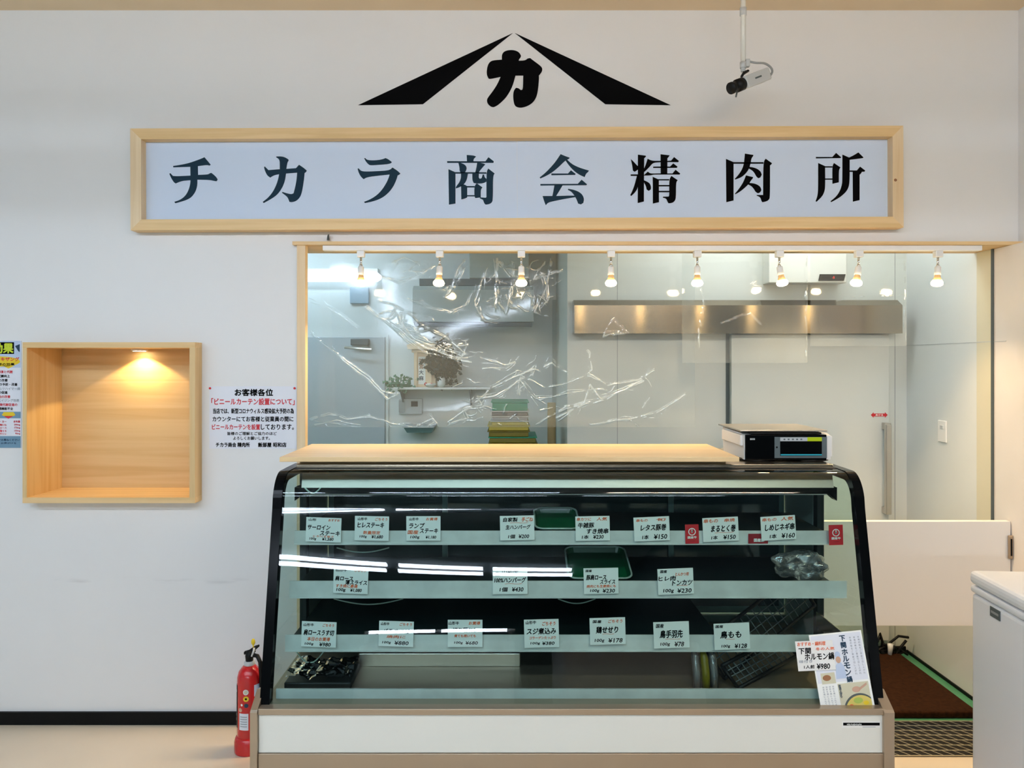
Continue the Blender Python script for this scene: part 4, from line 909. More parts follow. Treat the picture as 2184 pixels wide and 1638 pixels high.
# weighing scale
t = thing('weighing_scale', (.93, Y(2.7), 1.1725), 'white and black counter scale with lit display and steel pan', 'scale')
x0, x1, yf, yb = .79, 1.066, Y(2.575), Y(2.83)
b = MB(); b.prism([(yf, 1.178), (yf, 1.258), (yf+.03, 1.264), (yb, 1.266), (yb+.004, 1.235), (yb-.01, 1.178)], x0-.002, x1+.012, 'white', 'yz'); b.box(x0-.012, x0-.002, yf+.008, yb-.02, 1.222, 1.260, 'white', .004); b.box(x1+.012, x1+.022, yf+.008, yb-.02, 1.185, 1.256, 'white', .004); part(b.build('body', t), 'white plastic body')
b = MB(); b.box(x0, x1-.004, yf-.008, yf-.0005, 1.176, 1.262, 'blackgloss', .003); b.box(x0+.02, x1-.02, yf-.004, yf+.03, 1.2625, 1.2695, 'black', .002)
b.lathe([(.07, 0), (.066, .008)], (.84, yf+.06, 1.1722), 'black', 20); b.lathe([(.07, 0), (.066, .008)], (1.02, yf+.06, 1.1722), 'black', 20)
q = 2.567/FPX; pl = Plane((XX(1605, 2.567), yf-.0086, ZZ(936.5, 2.567))); [rect(b, pl, (-5.5+k*2.2)*q, (-4+k*2.2)*q, -1.8*q, 1.8*q, 'lgrey', .0006) for k in range(5)]
part(b.build('front_panel', t), 'glossy black front panel')
b = MB(); dq = lambda x, y_: (XX(x, 2.565), ZZ(y_, 2.565))
pl = Plane((0, yf-.0088, 0))
def srect(xa, xb, ya, yb_, mat, h): rect(b, pl, XX(xa, 2.565), XX(xb, 2.565), ZZ(yb_, 2.565), ZZ(ya, 2.565), mat, h)
srect(1652, 1764, 932, 977, 'screen_grey', .0005); srect(1664, 1753, 934, 972.5, 'blackgloss', .0008)
srect(1664, 1722, 933, 941, 'screen_white', .0011); srect(1722, 1753, 932.5, 941, 'screen_green', .0011); srect(1665, 1753, 968.5, 971.5, 'screen_cyan', .0011)
for i in range(5): srect(1671+i*9, 1675+i*9, 935.5, 938.5, 'screen_grey', .0014)
disc(b, pl, XX(1657, 2.565), ZZ(954, 2.565), 2*q, 'ink', .0009, 10)
part(b.build('display', t), 'lit display screen')
b = MB(); b.box(x0-.016, x1-.0, yf-.004, yb+.012, 1.2715, 1.277, 'steel', .002); b.box(x0+.05, x1-.06, yf+.05, yb-.05, 1.267, 1.2714, 'black'); part(b.build('weighing_pan', t), 'stainless weighing pan')

# ------------------------------------------------------------------ price cards
CARD = []
def card(px, py, wpx, hpx, dd, tilt, rows, label, lean=0.0, mat='paper', group='handwritten price cards on the case rails'):
    u_ = dd/FPX
    c = W(px, py, dd); v = Vector((0, math.sin(lean), math.cos(lean)))
    pl = Plane(c, (1, 0, 0), v).rot(-tilt)
    b = MB(); sheet(b, pl, -wpx/2*u_, wpx/2*u_, -hpx/2*u_, hpx/2*u_, .0012, mat)
    for (body, x, y, h, m_, wd) in rows:
        text(b, pl, body, x*u_, -y*u_, h*u_, m_, None if wd is None else wd*u_, .024, .0007, 'C', .15)
    o = b.build('price_card'); tag(o, label, 'price card', group); return o
def under(x0, x1, y, sag=1.2): return ('〜', (x0+x1)/2, y, 3.2, 'orange_ink', x1-x0)
I, O = 'ink', 'orange_ink'
r1, r2, r3 = RAILS[0][0]-.010, RAILS[1][0]-.010, RAILS[2][0]-.012
card(690, 1130, 75, 52, r1, .035, [('山形', -24, -21, 5, I, 16), ('おすすめ', 22, -21, 5, O, 24), ('サーロイン', -10, -5, 10, I, 48), ('ステーキ', 14, 7, 10, I, 42), ('とろける旨さ', 0, 14, 4, O, 44), ('100g', -22, 20, 6, I, 14), ('¥1,580', 10, 20, 7, I, 24)], 'price card reading sirloin steak, leftmost on the top shelf')
card(793, 1127, 73, 52, r1, .02, [('山形牛', -20, -20, 6, I, 20), ('ごちそう', 20, -20, 6, O, 26), ('ヒレステーキ', -2, -7, 11, I, 56), ('数量限定', 0, 9, 7, O, 36), ('100g', -18, 18, 6, I, 15), ('¥1,680', 12, 18, 8, I, 24)], 'price card for fillet steak, second from the left on the top shelf')
card(903, 1127, 73, 52, r1, .0, [('山形牛', -20, -20, 6, I, 20), ('お買得', 18, -20, 6, O, 24), ('ランプ', -14, -6, 11, I, 32), ('ステーキ', 12, 5, 10, I, 38), ('国産', -22, 8, 8, O, 22), ('100g', -18, 19, 7, I, 19), ('¥1,180', 16, 19, 7, I, 22)], 'price card for rump steak, third from the left on the top shelf')
card(1103, 1126, 73, 52, r1, -.02, [('自家製', -14, -18, 9, I, 30), ('手ごね', 22, -18, 9, O, 24), under(-16, 24, -11), ('生ハンバーグ', 2, -2, 9, I, 52), ('1個', -12, 18, 8, I, 14), ('¥200', 14, 18, 8, I, 22)], 'price card for raw hamburger steak, in the middle of the top shelf')
card(1264, 1127, 73, 52, r1, -.02, [('串カツに', -18, -20, 7, O, 30), ('人気', 20, -20, 7, O, 22), ('牛雑豚', -14, -7, 11, I, 34), ('すき焼串', 10, 6, 11, I, 46), ('1本', -16, 18, 8, I, 14), ('¥230', 12, 18, 8, I, 22)], 'price card for skewers right of the upper green tray')
card(1390, 1128, 76, 51, r1, -.045, [('串もの', -20, -19, 6, O, 24), ('旬', 20, -19, 6, O, 20), ('レタス豚巻', 4, -3, 13, I, 54), ('1本', -14, 17, 9, I, 13), ('¥150', 18, 17, 10, I, 28)], 'price card for lettuce roll, left of the red label on the top rail')
card(1537, 1129, 76, 51, r1, -.05, [('串もの', -20, -19, 8, O, 30), ('串焼', 20, -19, 7, O, 22), ('まるとく巻', 6, -2, 14, I, 52), under(-14, 28, 7), ('1本', -14, 17, 8, I, 13), ('¥150', 18, 17, 9, I, 26)], 'price card with long orange underline, right of the red label')
card(1660, 1126, 74, 51, r1, -.06, [('串もの', -18, -19, 7, O, 30), ('人気', 20, -19, 8, O, 26), ('しめじネギ串', 3, -2, 14, I, 62), ('1本', -12, 17, 9, I, 14), ('¥160', 20, 17, 10, I, 28)], 'price card for mushroom skewer, rightmost on the top shelf')
card(748, 1238, 74, 56, r2, .035, [('山形牛', -20, -22, 7, I, 24), ('ごちそう', 20, -22, 6, O, 24), ('肩ロース', -14, -4, 10, I, 38), ('薄スライス', 12, 4, 10, I, 46), ('すき焼に最適', -8, 12, 7, O, 46), ('100g', -20, 21, 8, I, 19), ('¥1,080', 12, 21, 8, I, 24)], 'price card for chuck slices, leftmost on the middle shelf')
card(1088, 1239, 74, 56, r2, -.01, [('牛', -28, -16, 8, I, 8), ('山形牛', 0, -18, 10, I, 34), ('100%ハンバーグ', 0, -2, 11, I, 66), under(-12, 26, 6), ('1個', -14, 18, 9, I, 16), ('¥430', 16, 18, 9, I, 24)], 'price card with short orange underline, left of the lower green tray')
card(1282, 1239, 74, 55, r2, -.02, [('国産', -26, -22, 5, I, 13), ('豚肩ロース', -10, -8, 11, I, 42), ('スライス', 14, 2, 9, I, 32), ('焼肉にも生姜焼にも', 0, 11, 6, O, 62), ('100g', -14, 21, 7, I, 19), ('¥230', 16, 21, 8, I, 26)], 'price card for pork slices in front of the lower green tray')
card(1441, 1240, 76, 55, r2, -.04, [('国産', -25, -22, 6, I, 14), ('とんかつ用', 14, -15, 7, O, 28), ('ヒレ肉', -18, -7, 10, I, 36), ('トンカツ', 14, 3, 11, I, 42), under(2, 26, 9), ('100g', -16, 20, 9, I, 22), ('¥230', 18, 20, 9, I, 30)], 'price card rightmost on the middle shelf')
card(680, 1353, 74, 54, r3, .035, [('山形牛', -22, -20, 6, I, 22), ('ごちそう', 20, -20, 6, O, 24), ('肩ロースうす切', 0, -4, 12, I, 64), ('本日のお買得', 0, 10, 8, O, 48), ('100g', -20, 21, 6, I, 18), ('¥980', 14, 21, 8, I, 24)], 'price card for thin sliced chuck, leftmost on the bottom shelf')
card(845, 1352, 74, 54, r3, .03, [('山形牛', -24, -21, 6, I, 18), ('ごちそう', 20, -21, 6, O, 26), ('バラ カルビ', 0, -6, 9, I, 56), ('焼肉に', 0, 6, 6, O, 40), ('100g', -20, 19, 6, I, 18), ('¥880', 12, 19, 8, I, 30)], 'price card for rib meat, second from the left on the bottom shelf')
card(992, 1351, 74, 58, r3, .0, [('山形牛', -24, -22, 7, I, 22), ('お買得', 20, -22, 7, O, 24), ('切り落とし', 0, -8, 9, I, 54), ('煮ても焼いても', 0, 5, 6, O, 46), ('100g', -14, 20, 6, I, 18), ('¥680', 14, 20, 7, I, 26)], 'price card for offcuts, third from the left on the bottom shelf')
card(1155, 1351, 74, 60, r3, -.025, [('山形牛', -22, -24, 7, I, 22), ('ごちそう', 16, -21, 8, O, 28), ('スジ煮込み', 0, -5, 13, I, 62), ('コラーゲンたっぷり', 2, 9, 6, O, 56), ('100g', -14, 21, 6, I, 20), ('¥380', 14, 21, 7, I, 26)], 'price card for beef tendon, in the middle of the bottom shelf')
card(1296, 1346, 76, 57, r3, -.03, [('国産', -22, -21, 6, I, 18), ('ごちそう', 17, -21, 7, O, 30), ('鶏せせり', -1, -3, 14, I, 46), under(-12, 14, 6), ('100g', -18, 20, 8, I, 20), ('¥178', 16, 20, 9, I, 30)], 'price card for chicken neck in a clear sleeve on the bottom shelf')
card(1432, 1354, 76, 56, r3, -.035, [('国産', -24, -20, 8, I, 16), ('鳥手羽先', 0, -2, 16, I, 48), under(-14, 20, 9), ('100g', -14, 20, 8, I, 20), ('¥78', 16, 20, 10, I, 20)], 'price card for chicken wings, second from the right on the bottom shelf')
card(1561, 1357, 76, 56, r3, -.045, [('国産', -26, -22, 6, I, 16), ('鳥もも', -2, -4, 15, I, 44), under(-14, 6, 6), ('100g', -14, 21, 7, I, 18), ('¥128', 18, 21, 9, I, 26)], 'price card for chicken thigh, rightmost on the bottom shelf')
# clear sleeve highlight of the sixth card: leaflet leaning on the outside of the glass
def onglass(dz): return 2.225+(dz-.507)*.2190
lean = math.atan(.2190)
# the big leaflet
def leaf_plane(px, py):
    """point on the slanted glass seen at px, py, 4 mm in front of it"""
    k = (py-VY)/FPX       # z = CH - k d ; d = 2.225 + (z-.507)*.219
    dd = (2.225+(CH-.507)*.219)/(1+.219*k)-.006
    return W(px, py, dd), dd
c, dd = leaf_plane(1795, 1432); u_ = dd/FPX; cl = 1/math.cos(lean)*1.0
pl = Plane(c, (1, 0, 0), (0, math.sin(lean), math.cos(lean))).rot(math.radians(5.4))
t = thing('leaflet', c, 'tall printed hot pot leaflet leaning on the right end of the front glass', 'leaflet')
b = MB(); H2 = 79; W2 = 57
sheet(b, pl, -W2*u_, W2*u_, -H2*u_, H2*u_, .0012, 'paper')
def LR(x0, x1, y0, y1, m_, h=.0004): rect(b, pl, x0*u_, x1*u_, -y1*u_, -y0*u_, m_, h)
LR(-54, 54, -76, 20, 'paper2', .0003)
LR(-46, -16, 0, 22, 'palebeige', .0006); disc(b, pl, -34*u_, -10*u_, 9*u_, 'meat', .0009, 14, 6*u_)
LR(-14, 52, 24, 76, 'palebeige', .0006)
P = []
cx, cy, r = 27, 82, 36
def clip_disc(cx, cy, r, m_, h, top=24, bot=76, lf=-14, rt=52):
    pts = [(min(rt, max(lf, cx+r*math.cos(a))), min(bot, max(top, cy+r*math.sin(a)))) for a in [2*PI*k/48 for k in range(48)]]
    poly(b, pl, [(x*u_, -y_*u_) for x, y_ in pts], m_, h)
clip_disc(27, 82, 36, 'dkgrey', .0009); clip_disc(28, 84, 34, 'soup', .0012); disc(b, pl, 24*u_, -60*u_, 10*u_, 'soup2', .0015, 14, 6*u_); disc(b, pl, 40*u_, -66*u_, 6*u_, 'yellow', .0015, 12, 4*u_); disc(b, pl, 8*u_, -70*u_, 5*u_, 'orange_ink', .0015, 12, 4*u_)
disc(b, pl, 24*u_, -38*u_, 9*u_, 'skin', .0010, 14, 6*u_); poly(b, pl, [(30*u_, -36*u_), (48*u_, -26*u_), (48*u_, -31*u_), (32*u_, -40*u_)], 'skin', .0010)
for i, ch in enumerate('下関ホルモン鍋'): text(b, pl, ch, (12+1.5)*u_, (66-i*13.8)*u_, 11.5*u_, 'navy', None, .03, .0012)
for k in range(3):
    for i, ch in enumerate('本場の味をご家庭で召し上がれ'): text(b, pl, ch, (30+9*k)*u_, (66-i*5.6)*u_, 4*u_, 'grey_print', None, .01, .0012)
for k in range(4):
    for i, ch in enumerate('材料を鍋に入れて煮る'): text(b, pl, ch, (-24-7*k)*u_, (-28-i*4.6)*u_, 3.6*u_, 'grey_print', None, .01, .0012)
for i, ch in enumerate('お召上がり'): text(b, pl, ch, -10*u_, (-28-i*5.4)*u_, 5*u_, 'navy', None, .04, .0014)
disc(b, pl, -3*u_, 34*u_, 6*u_, 'paleblue', .0008, 14, 7*u_); disc(b, pl, -3*u_, 24*u_, 5.5*u_, 'skin', .0010, 14, 7*u_); poly(b, pl, [(-14*u_, -14*u_), (-11*u_, 12*u_), (-6*u_, 18*u_), (2*u_, 18*u_), (7*u_, 10*u_), (9*u_, -14*u_)], 'paleblue', .0009)
b.build('printed_sheet', t)
c2, dd2 = leaf_plane(1738, 1397)
pl = Plane(c2+Vector((0, -.004, 0)), (1, 0, 0), (0, math.sin(lean), math.cos(lean))).rot(math.radians(2.4)); u2 = dd2/FPX
b = MB(); sheet(b, pl, -40*u2, 40*u2, -30*u2, 30*u2, .0012, 'white')
for (body, x, y, h, m_, wd) in (('おすすめ・鍋料理', -6, -24, 8, O, 60), ('冬の人気', 22, -13, 6, O, 40), ('下関', -22, -10, 12, I, 26), ('ホルモン鍋', 8, 2, 14, I, 62), ('味付き', -22, 11, 6, 'grey_print', 28), ('1人前', -16, 22, 7, I, 22), ('¥980', 14, 22, 11, I, 28)): text(b, pl, body, x*u2, -y*u2, h*u2, m_, wd*u2, .02, .0008, 'C', .1)
tag(b.build('price_card'), 'white hot pot price card stuck over the left edge of the leaflet', 'price card', 'handwritten price cards on the case rails')

# red labels
def redlabel(px, py, wp, hp, dd, mat, label, tilt, body=None):
    u_ = dd/FPX; pl = Plane(W(px, py, dd)).rot(-tilt); b = MB()
    sheet(b, pl, -wp/2*u_, wp/2*u_, -hp/2*u_, hp/2*u_, .001, mat)
    if body is None:
        ring(b, pl, 0, 5*u_, 6.2*u_, 8*u_, 'paper', .0007); disc(b, pl, 0, 5*u_, 2*u_, 'paper', .0007); poly(b, pl, [(-1.2*u_, 4*u_), (1.2*u_, 4*u_), (1.2*u_, 10*u_), (-1.2*u_, 10*u_)], 'paper', .0007)
        text(b, pl, '国産牛', 0, -7*u_, 5*u_, 'paper', 19*u_, .03)
        rect(b, pl, -6*u_, 6*u_, -15*u_, -14*u_, 'darkred', .0007)
    else: text(b, pl, body, 2*u_, -3*u_, 7*u_, 'paper', 22*u_, .03)
    tag(b.build('red_label'), label, 'label', 'red labels')
redlabel(1476, 1139, 29, 41, r1+.004, 'redlabel', 'bright red label with white ring between two cards on the top rail', -.03)
redlabel(1783, 1141, 30, 43, 2.40, 'redlabel', 'bright red label with white ring near the right black frame', -.03)
redlabel(1617, 1149, 42, 21, r1+.0065, 'darkred', 'dark red label half hidden behind the rightmost top card', 0, '国産豚')

# things lying in the case
def tub(pa, pb, py0, py1, dd, label, dp, lean_):
    """a shallow rounded tray lying on a shelf, tipped up towards the glass"""
    pass
def green_tray(cx, yf_, zf, wd, dp, hgt, tip, label):
    t = thing('green_tray', (cx, yf_, zf), label, 'tray', 'green trays on the case shelves')
    X = Matrix.Translation(Vector((cx, yf_, zf))) @ Matrix.Rotation(tip, 4, 'X')
    b = MB(); b.xf = X
    def rr(hw, y0_, y1_, r, z):
        P = []
        for (sx, yy, a0) in ((1, y0_, -90), (1, y1_, 0), (-1, y1_, 90), (-1, y0_, 180)):
            for k in range(5):
                a = math.radians(a0+90*k/4); ccx = sx*(hw-r); ccy = (y0_+r) if yy == y0_ else (y1_-r)
                P.append((ccx+r*math.cos(a), ccy+r*math.sin(a), z))
        return P
    lo, hi = rr(wd/2-.012, .012, dp-.012, .02, .002), rr(wd/2-.004, .004, dp-.004, .025, hgt); n = len(lo)
    b.add(lo+hi, [(i, (i+1) % n, n+(i+1) % n, n+i) for i in range(n)]+[list(range(n))], 'greentray', False); b.build('tub', t)
    b = MB(); b.xf = X; P = rr(wd/2, 0, dp, .028, hgt); b.tube(P+[P[0], P[1]], .0032, 'trayrim', 6); part(b.build('rim', t), 'pale tray rim')
z1s = ZZ(1162, 2.42)+.019; z2s = ZZ(1276, 2.365)+.019
green_tray(XX(1278, 2.5), Y(2.46), z2s, .205, .20, .018, math.radians(16), 'large green tray with pale rim on the middle shelf')
green_tray(XX(1187, 2.55), Y(2.5), z1s, .145, .16, .016, math.radians(14), 'small green tray with pale rim on the top shelf')
b = MB(); b.ball((XX(1271, 2.6), Y(2.6), z1s+.0125), (.011, .011, .012), 'redlabel', 8); tag(b.build('red_ball'), 'small red ball behind the card on the top shelf', 'ball')
# lower deck: dark trays, film and leaning racks
dk = .5125
t = thing('dark_tray', (XX(670, 2.4), Y(2.4), dk), 'black tray under crumpled clear film at the left of the deck', 'tray')
b = MB(); b.box(XX(640, 2.4)-.03, XX(758, 2.4), Y(2.33), Y(2.48), dk, dk+.02, 'darktray', .004); b.build('body', t)
def film(x0, x1, y0_, y1_, z, h, nx_, ny_, seed):
    r = np.random.RandomState(seed); gx, gy = np.meshgrid(np.linspace(x0, x1, nx_), np.linspace(y0_, y1_, ny_))
    hh = np.zeros_like(gx)
    for k in range(26):
        a = r.uniform(0, PI); f = r.uniform(25, 130); hh += np.abs(np.sin((gx*math.cos(a)+gy*math.sin(a))*f+r.uniform(0, 6)))*r.uniform(.2, 1)/math.sqrt(f/25)
    hh = (hh-hh.min())/(hh.max()-hh.min())*h
    vs = [(gx[j, i], gy[j, i], z+hh[j, i]) for j in range(ny_) for i in range(nx_)]
    return vs, [(j*nx_+i, j*nx_+i+1, (j+1)*nx_+i+1, (j+1)*nx_+i) for j in range(ny_-1) for i in range(nx_-1)]
b = MB(); vs, fs = film(XX(640, 2.4)-.028, XX(756, 2.4), Y(2.332), Y(2.478), dk+.021, .03, 60, 60, 4); b.add(vs, fs, 'cling', True); part(b.build('plastic_film', t), 'crumpled clear film')
t = thing('steel_bin', (XX(935, 2.5), Y(2.52), dk), 'long low steel tray across the deck of the case', 'tray')
b = MB(); b.box(XX(765, 2.5), XX(1110, 2.5), Y(2.5), Y(2.515), dk, dk+.045, 'steel', .003); b.box(XX(765, 2.5), XX(1110, 2.5), Y(2.515), Y(2.75), dk, dk+.004, 'darktray'); b.box(XX(765, 2.5), XX(1110, 2.5), Y(2.745), Y(2.75), dk+.004, dk+.045, 'steel')
b.build('body', t)
b = MB(); vs, fs = film(XX(770, 2.5), XX(1060, 2.5), Y(2.505), Y(2.70), dk+.046, .035, 90, 50, 9); b.add(vs, fs, 'cling', True); part(b.build('plastic_film', t), 'crumpled clear film')
def bag(c, rad, label, seed):
    r_ = np.random.RandomState(seed); b = MB(); b.ball((0, 0, 0), 1.0, 'cling', 28)
    V = np.array(b.v); hh = np.ones(len(V))
    for k in range(22):
        a = r_.normal(size=3); a /= np.linalg.norm(a); hh += .085*np.abs(np.sin(V@a*r_.uniform(2, 6)+r_.uniform(0, 6)))-.05
    V = V*hh[:, None]*np.array(rad); V[:, 2] -= V[:, 2].min(); b.v = [tuple(Vector(p)+Vector(c)) for p in V]
    tag(b.build('plastic_bag'), label, 'plastic bag', 'crumpled clear bags in the case')
bag((XX(1700, 2.5), Y(2.47), ZZ(1276, 2.365)+.0185), (.075, .035, .042), 'crumpled clear bag on the right end of the middle shelf', 3)
def rack(A, B, up_, n_, label):
    """a flat wire rack: A-B is the lower rail, up_ its height vector"""
    A, B, up_ = Vector(A), Vector(B), Vector(up_)
    t = thing('wire_rack', A, label, 'rack', 'black wire racks leaning in the case')
    b = MB(); b.tube([A, B], .006, 'black', 8); b.tube([A+up_, B+up_], .006, 'black', 8); b.tube([A, A+up_], .006, 'black', 8); b.tube([B, B+up_], .006, 'black', 8); b.build('frame', t)
    b = MB()
    for k in range(1, n_): p = A+(B-A)*k/n_; b.tube([p, p+up_], .0018, 'dkgrey', 6)
    for k in range(1, 4): b.tube([A+up_*k/4, B+up_*k/4], .0018, 'dkgrey', 6)
    b.build('wires', t)
rack(W(1545, 1447, 2.36)+Vector((0, 0, -.0)), W(1738, 1291, 2.62), (-.06, .03, .095), 16, 'upper black wire rack leaning against the right end panel')
rack(W(1575, 1468, 2.33), W(1700, 1398, 2.5), (-.045, .02, .06), 12, 'lower black wire rack leaning behind the leaflet')
for i, px in enumerate((1487, 1506, 1524)):
    c = W(px, 1484, 2.33); c.z = dk
    b = MB(); b.tube([c+Vector((0, 0, .0005)), c+Vector((.0, .004, .045)), c+Vector((-.003, .012, .09)), c+Vector((-.007, .022, .115))], [.012, .0125, .012, .008], 'cling' if i != 1 else 'olive', 12)
    tag(b.build('bag_roll'), ('clear bag roll, left of the three standing on the deck', 'olive bag roll between two clear ones on the deck', 'clear bag roll, right of the three standing on the deck')[i], 'roll', 'rolled bags standing in the case')
# ------------------------------------------------------------------ fire extinguisher
d = 2.985; cx, cy = XX(532, d), Y(d)
t = thing('fire_extinguisher', (cx, cy, 0), 'red fire extinguisher standing on the floor left of the display case', 'fire extinguisher')
zz = lambda py: ZZ(py, d)
R0 = 25.5*d/FPX
b = MB(); b.lathe([(R0*.9, .02), (R0, .03), (R0, zz(1450)), (R0*.97, zz(1440)), (R0*.86, zz(1430)), (R0*.62, zz(1422)), (R0*.42, zz(1417))], (cx, cy, 0), 'red', 36)
S0 = R0+.0006
def cyl_patch(mb, a0, a1, z0, z1, mat, r=S0, n=10, shape=None):
    vs = []; fs = []
    for k in range(n+1):
        a = math.radians(a0+(a1-a0)*k/n)
        for z in (z0, z1): vs.append((cx+r*math.sin(a), cy-r*math.cos(a), z))
    mb.add(vs, [(2*k, 2*k+2, 2*k+3, 2*k+1) for k in range(n)], mat, True)
def cyl_disc(mb, a, z, rr_, mat, r=S0+.0004):
    vs = [(cx+r*math.sin(math.radians(a)+rr_*math.cos(q)/R0), cy-r*math.cos(math.radians(a)+rr_*math.cos(q)/R0), z+rr_*math.sin(q)) for q in [2*PI*k/16 for k in range(16)]]
    mb.add(vs, [list(range(16))], mat)
cyl_patch(b, -95, -48, zz(1545), zz(1455), 'black')
for k in range(6): cyl_patch(b, -80, -60, zz(1481+10*k), zz(1475+10*k), 'white', S0+.0006, 4)
cyl_disc(b, -62, zz(1467), .0065, 'white', S0+.0008)
cyl_patch(b, -32, 14, zz(1546), zz(1511), 'paper2')
for k in range(5): cyl_patch(b, -26, 8, zz(1519+5*k), zz(1517+5*k), 'grey_print', S0+.0006, 6)
cyl_disc(b, 2, zz(1466), .0105, 'white'); ringm = 'redlabel'; cyl_disc(b, 2, zz(1466), .0075, 'palebeige', S0+.0009)
cyl_disc(b, 3, zz(1480), .0105, 'yellow'); cyl_disc(b, 3, zz(1480), .004, 'ink', S0+.0009); cyl_disc(b, 4, zz(1494), .008, 'navy'); cyl_disc(b, -18, zz(1493), .0045, 'white'); cyl_disc(b, -26, zz(1504), .008, 'skin')
cyl_patch(b, 40, 80, zz(1477), zz(1453), 'paleblue')
b.build('body', t)
b = MB(); b.lathe([(30.5*d/FPX, 0), (31*d/FPX, .005), (31*d/FPX, zz(1576)), (29*d/FPX, zz(1570)), (26.2*d/FPX, zz(1565))], (cx, cy, 0), 'red', 36); part(b.build('foot_ring', t), 'bright red plastic foot')
b = MB(); b.lathe([(.020, zz(1420)), (.021, zz(1412)), (.017, zz(1409))], (cx, cy, 0), 'lgrey', 20); b.lathe([(.014, zz(1409)), (.016, zz(1398)), (.011, zz(1388))], (cx, cy, 0), 'black', 18); b.build('valve', t)
b = MB()
b.tube([W(521, 1393, d), W(530, 1392, d), W(540, 1386, d), W(552, 1377, d)], [.006, .007, .006, .004], 'black', 8); b.tube([W(523, 1391, d), W(533, 1388, d), W(545, 1379, d), W(553, 1376, d)], [.005, .005, .004, .003], 'black', 8)
b.tube([W(533, 1406, d), W(536, 1394, d), W(543, 1387, d)], [.010, .009, .006], 'black', 8); part(b.build('lever', t), 'black squeeze lever')
b = MB(); b.tube([W(537, 1400, d-.01), W(541, 1388, d-.01), W(542, 1382, d-.01)], .004, 'white', 8); b.build('seal', t)
b = MB(); b.ball(W(540, 1369, d), (.008, .004, .013), 'yellow', 8); b.tube([W(540, 1375, d), W(541, 1386, d)], .0025, 'yellow', 6); part(b.build('safety_pin', t), 'yellow safety pin')
b = MB(); b.tube([W(540, 1397, d), W(549, 1399, d-.02), W(555, 1412, d-.025), W(557, 1440, d-.02), W(558, 1480, d-.01), W(556, 1510, d)], .008, 'black', 8); b.build('hose', t)

# ------------------------------------------------------------------ passage: gate, grating, mat, cables, freezer
gy = Y(3.165)
t = thing('swing_gate', (XX(1990, 3.165), gy, ZZ(1335, 3.165)), 'low white swing gate across the passage', 'gate')
b = MB(); b.box(1.18, 2.066, gy, gy+.03, ZZ(1335, 3.165), ZZ(1112, 3.165), 'gate', .002); part(b.build('panel', t), 'plain white panel')
b = MB(); xg = XX(2153, 3.165); b.box(xg-.009, xg+.009, gy-.012, gy-.0005, ZZ(1191, 3.165), ZZ(1141, 3.165), 'bronze', .004); b.box(xg-.003, xg+.003, gy-.014, gy-.0125, ZZ(1184, 3.165), ZZ(1148, 3.165), 'black'); part(b.build('latch', t), 'oblong bronze latch')
for pz in (1150, 1290):
    b = MB(); b.box(1.14, 1.19, gy+.0305, gy+.036, ZZ(pz+14, 3.165), ZZ(pz-14, 3.165), 'steel', .002); b.build('hinge', t)
GX0, GX1, GY0, GY1 = 1.12, 2.065, Y(2.932), Y(3.215)
b = MB(); b.box(GX0, GX1, GY0, GY1, .0005, .003, 'pit')  # flat black plate stands in for the shaded depth under the bars
nb = 7
for k in range(nb+1): yy = GY0+(GY1-GY0)*k/nb; b.box(GX0, GX1, yy-.0016, yy+.0016, .003, .0055, 'grate')
k = 0; sp = .042; dxs = .10
x = GX0-.3
while x < GX1+.1:
    for j in range(nb):
        y0_, y1_ = GY0+(GY1-GY0)*j/nb, GY0+(GY1-GY0)*(j+1)/nb
        xa, xb = x, x-.032
        if xb > GX0 and xa < GX1: b.add([(xa-.0016, y0_, .0055), (xa+.0016, y0_, .0055), (xb+.0016, y1_, .0055), (xb-.0016, y1_, .0055), (xa-.0016, y0_, .004), (xa+.0016, y0_, .004), (xb+.0016, y1_, .004), (xb-.0016, y1_, .004)], [(0,1,2,3),(0,4,5,1),(1,5,6,2),(3,2,6,7),(0,3,7,4)], 'grate')
    x += sp
tag(b.build('floor_grating'), 'metal floor grating over a plate blackened like a shaded pit before the brown mat', 'grating')
b = MB(); b.box(1.13, 1.985, Y(3.245), Y(3.90), .0005, .03, 'mat', .008)
tag(b.build('floor_mat'), 'dark brown bristle mat on the green kitchen floor', 'mat')
t = thing('cable_pile', (XX(1890, 3.92), Y(3.92), 0), 'tangle of black cables with a white plug at the back of the passage', 'cables')
b = MB(); rr = random.Random(11)
for k in range(9):
    p = [W(1850+rr.uniform(0, 30), 1378, 3.89)]; p[0].z = rr.uniform(.02, .06)
    for j in range(5): q = p[-1]+Vector((rr.uniform(-.01, .06), rr.uniform(-.012, .012), rr.uniform(-.05, .05))); q.z = min(.13, max(.016, q.z)); q.y = min(Y(3.94), max(Y(3.90), q.y)); p.append(q)
    b.tube(p, .007, 'black', 6)
b.build('cables', t)
b = MB(); c = W(1898, 1383, 3.88); b.tube([Vector((c.x, c.y-.0, .031)), Vector((c.x+.002, c.y, .06)), Vector((c.x+.002, c.y, .085))], [.010, .012, .014], 'ceramic', 10); part(b.build('plug', t), 'white plug')

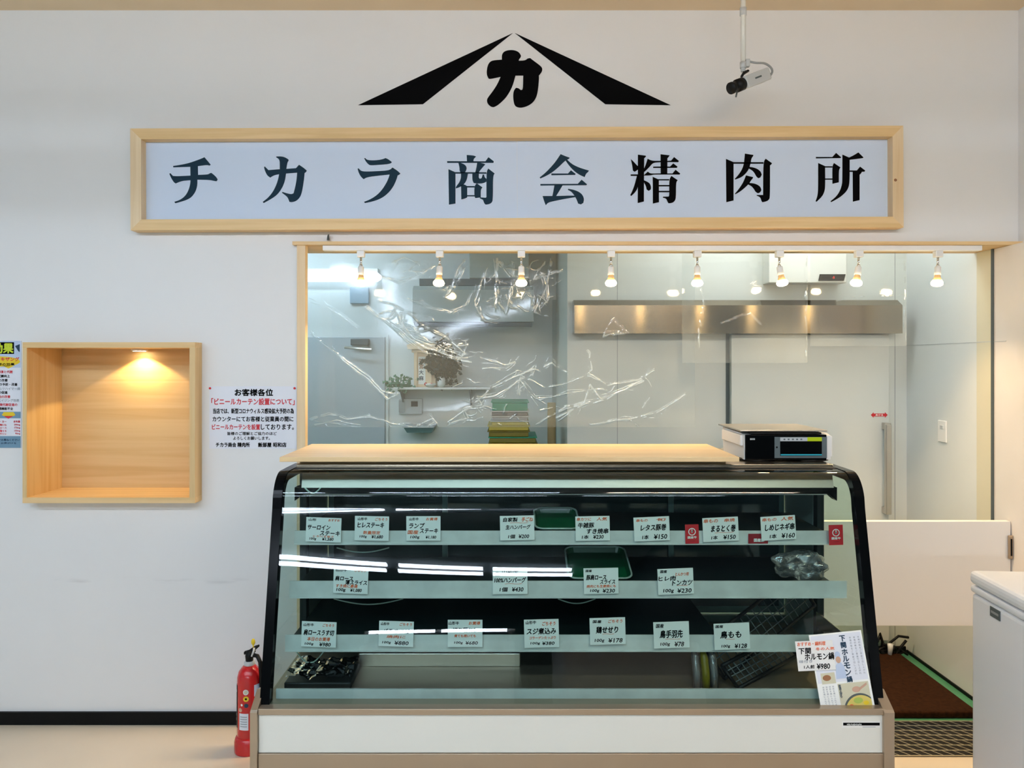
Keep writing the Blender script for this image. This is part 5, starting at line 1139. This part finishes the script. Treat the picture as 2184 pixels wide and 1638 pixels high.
# chest freezer on the right, turned about five degrees
ang = math.radians(4.6)
cz = .87; fd = (CH-cz)*FPX/(1214-VY); fo = Vector((XX(2065, fd), Y(fd), 0))
t = thing('chest_freezer', fo, 'white chest freezer with rounded lid at the right edge, nearest thing to the viewer', 'freezer')
t.rotation_euler = (0, 0, -ang)
FL, FWd = 1.25, .68
def fbuild(b_, name): 
    o = b_.build(name, origin=(0, 0, 0)); o.parent = t; o.location = (0, 0, 0); return o
b = MB(); b.box(.006, FWd, -FL+.006, -.006, .04, cz-.068, 'freezer', .012); fbuild(b, 'body')
b = MB(); b.box(.003, FWd+.003, -FL+.003, -.003, cz-.066, cz-.044, 'freezer', .008); fbuild(b, 'gasket_rim')
b = MB(); b.box(0, FWd+.006, -FL, 0, cz-.042, cz, 'freezer', .016); fbuild(b, 'lid')
b = MB(); bz = ZZ(1302, fd-.12); yb_ = -.115
b.box(.0035, .0058, yb_-.052, yb_, bz-.016, bz+.012, 'dkgrey', .0005)
pl = Plane((.0034, yb_-.026, bz-.002), (0, -1, 0), (0, 0, 1)); rect(b, pl, -.020, .020, -.003, .004, 'grey', .0004)
part(fbuild(b, 'badge'), 'small dark badge')

# ------------------------------------------------------------------ what the glass mirrors: white freezers behind the viewer
for i, (x0, x1) in enumerate(((-.95, .03), (.33, 1.2))):
    t = thing('island_freezer', ((x0+x1)/2, -4.2, 0), ('white island freezer behind the viewer, left one', 'white island freezer behind the viewer, right one')[i], 'freezer', 'island freezers behind the viewer')
    b = MB(); b.box(x0, x1, -4.9, -3.6, .05, .86, 'freezer', .02); b.build('body', t)
    b = MB(); b.box(x0+.05, x1-.05, -4.85, -3.65, .861, .875, 'lgrey', .003); b.build('lid', t)
    if i == 0:
        b = MB(); b.box(x0+.02, x1+.0, -3.70, -3.62, .93, .95, 'white')
        for xx in (x0+.03, x1-.03): b.box(xx-.01, xx+.01, -3.68, -3.64, .876, .93, 'white')
        b.build('canopy', t)
        for (a, c) in ((x0+.05, (x0+x1)/2-.02), ((x0+x1)/2+.02, x1-.05)):
            b = MB(); b.tube([(a, -3.615, .94), (c, -3.615, .94)], .012, 'tube', 8); b.build('tube', t)
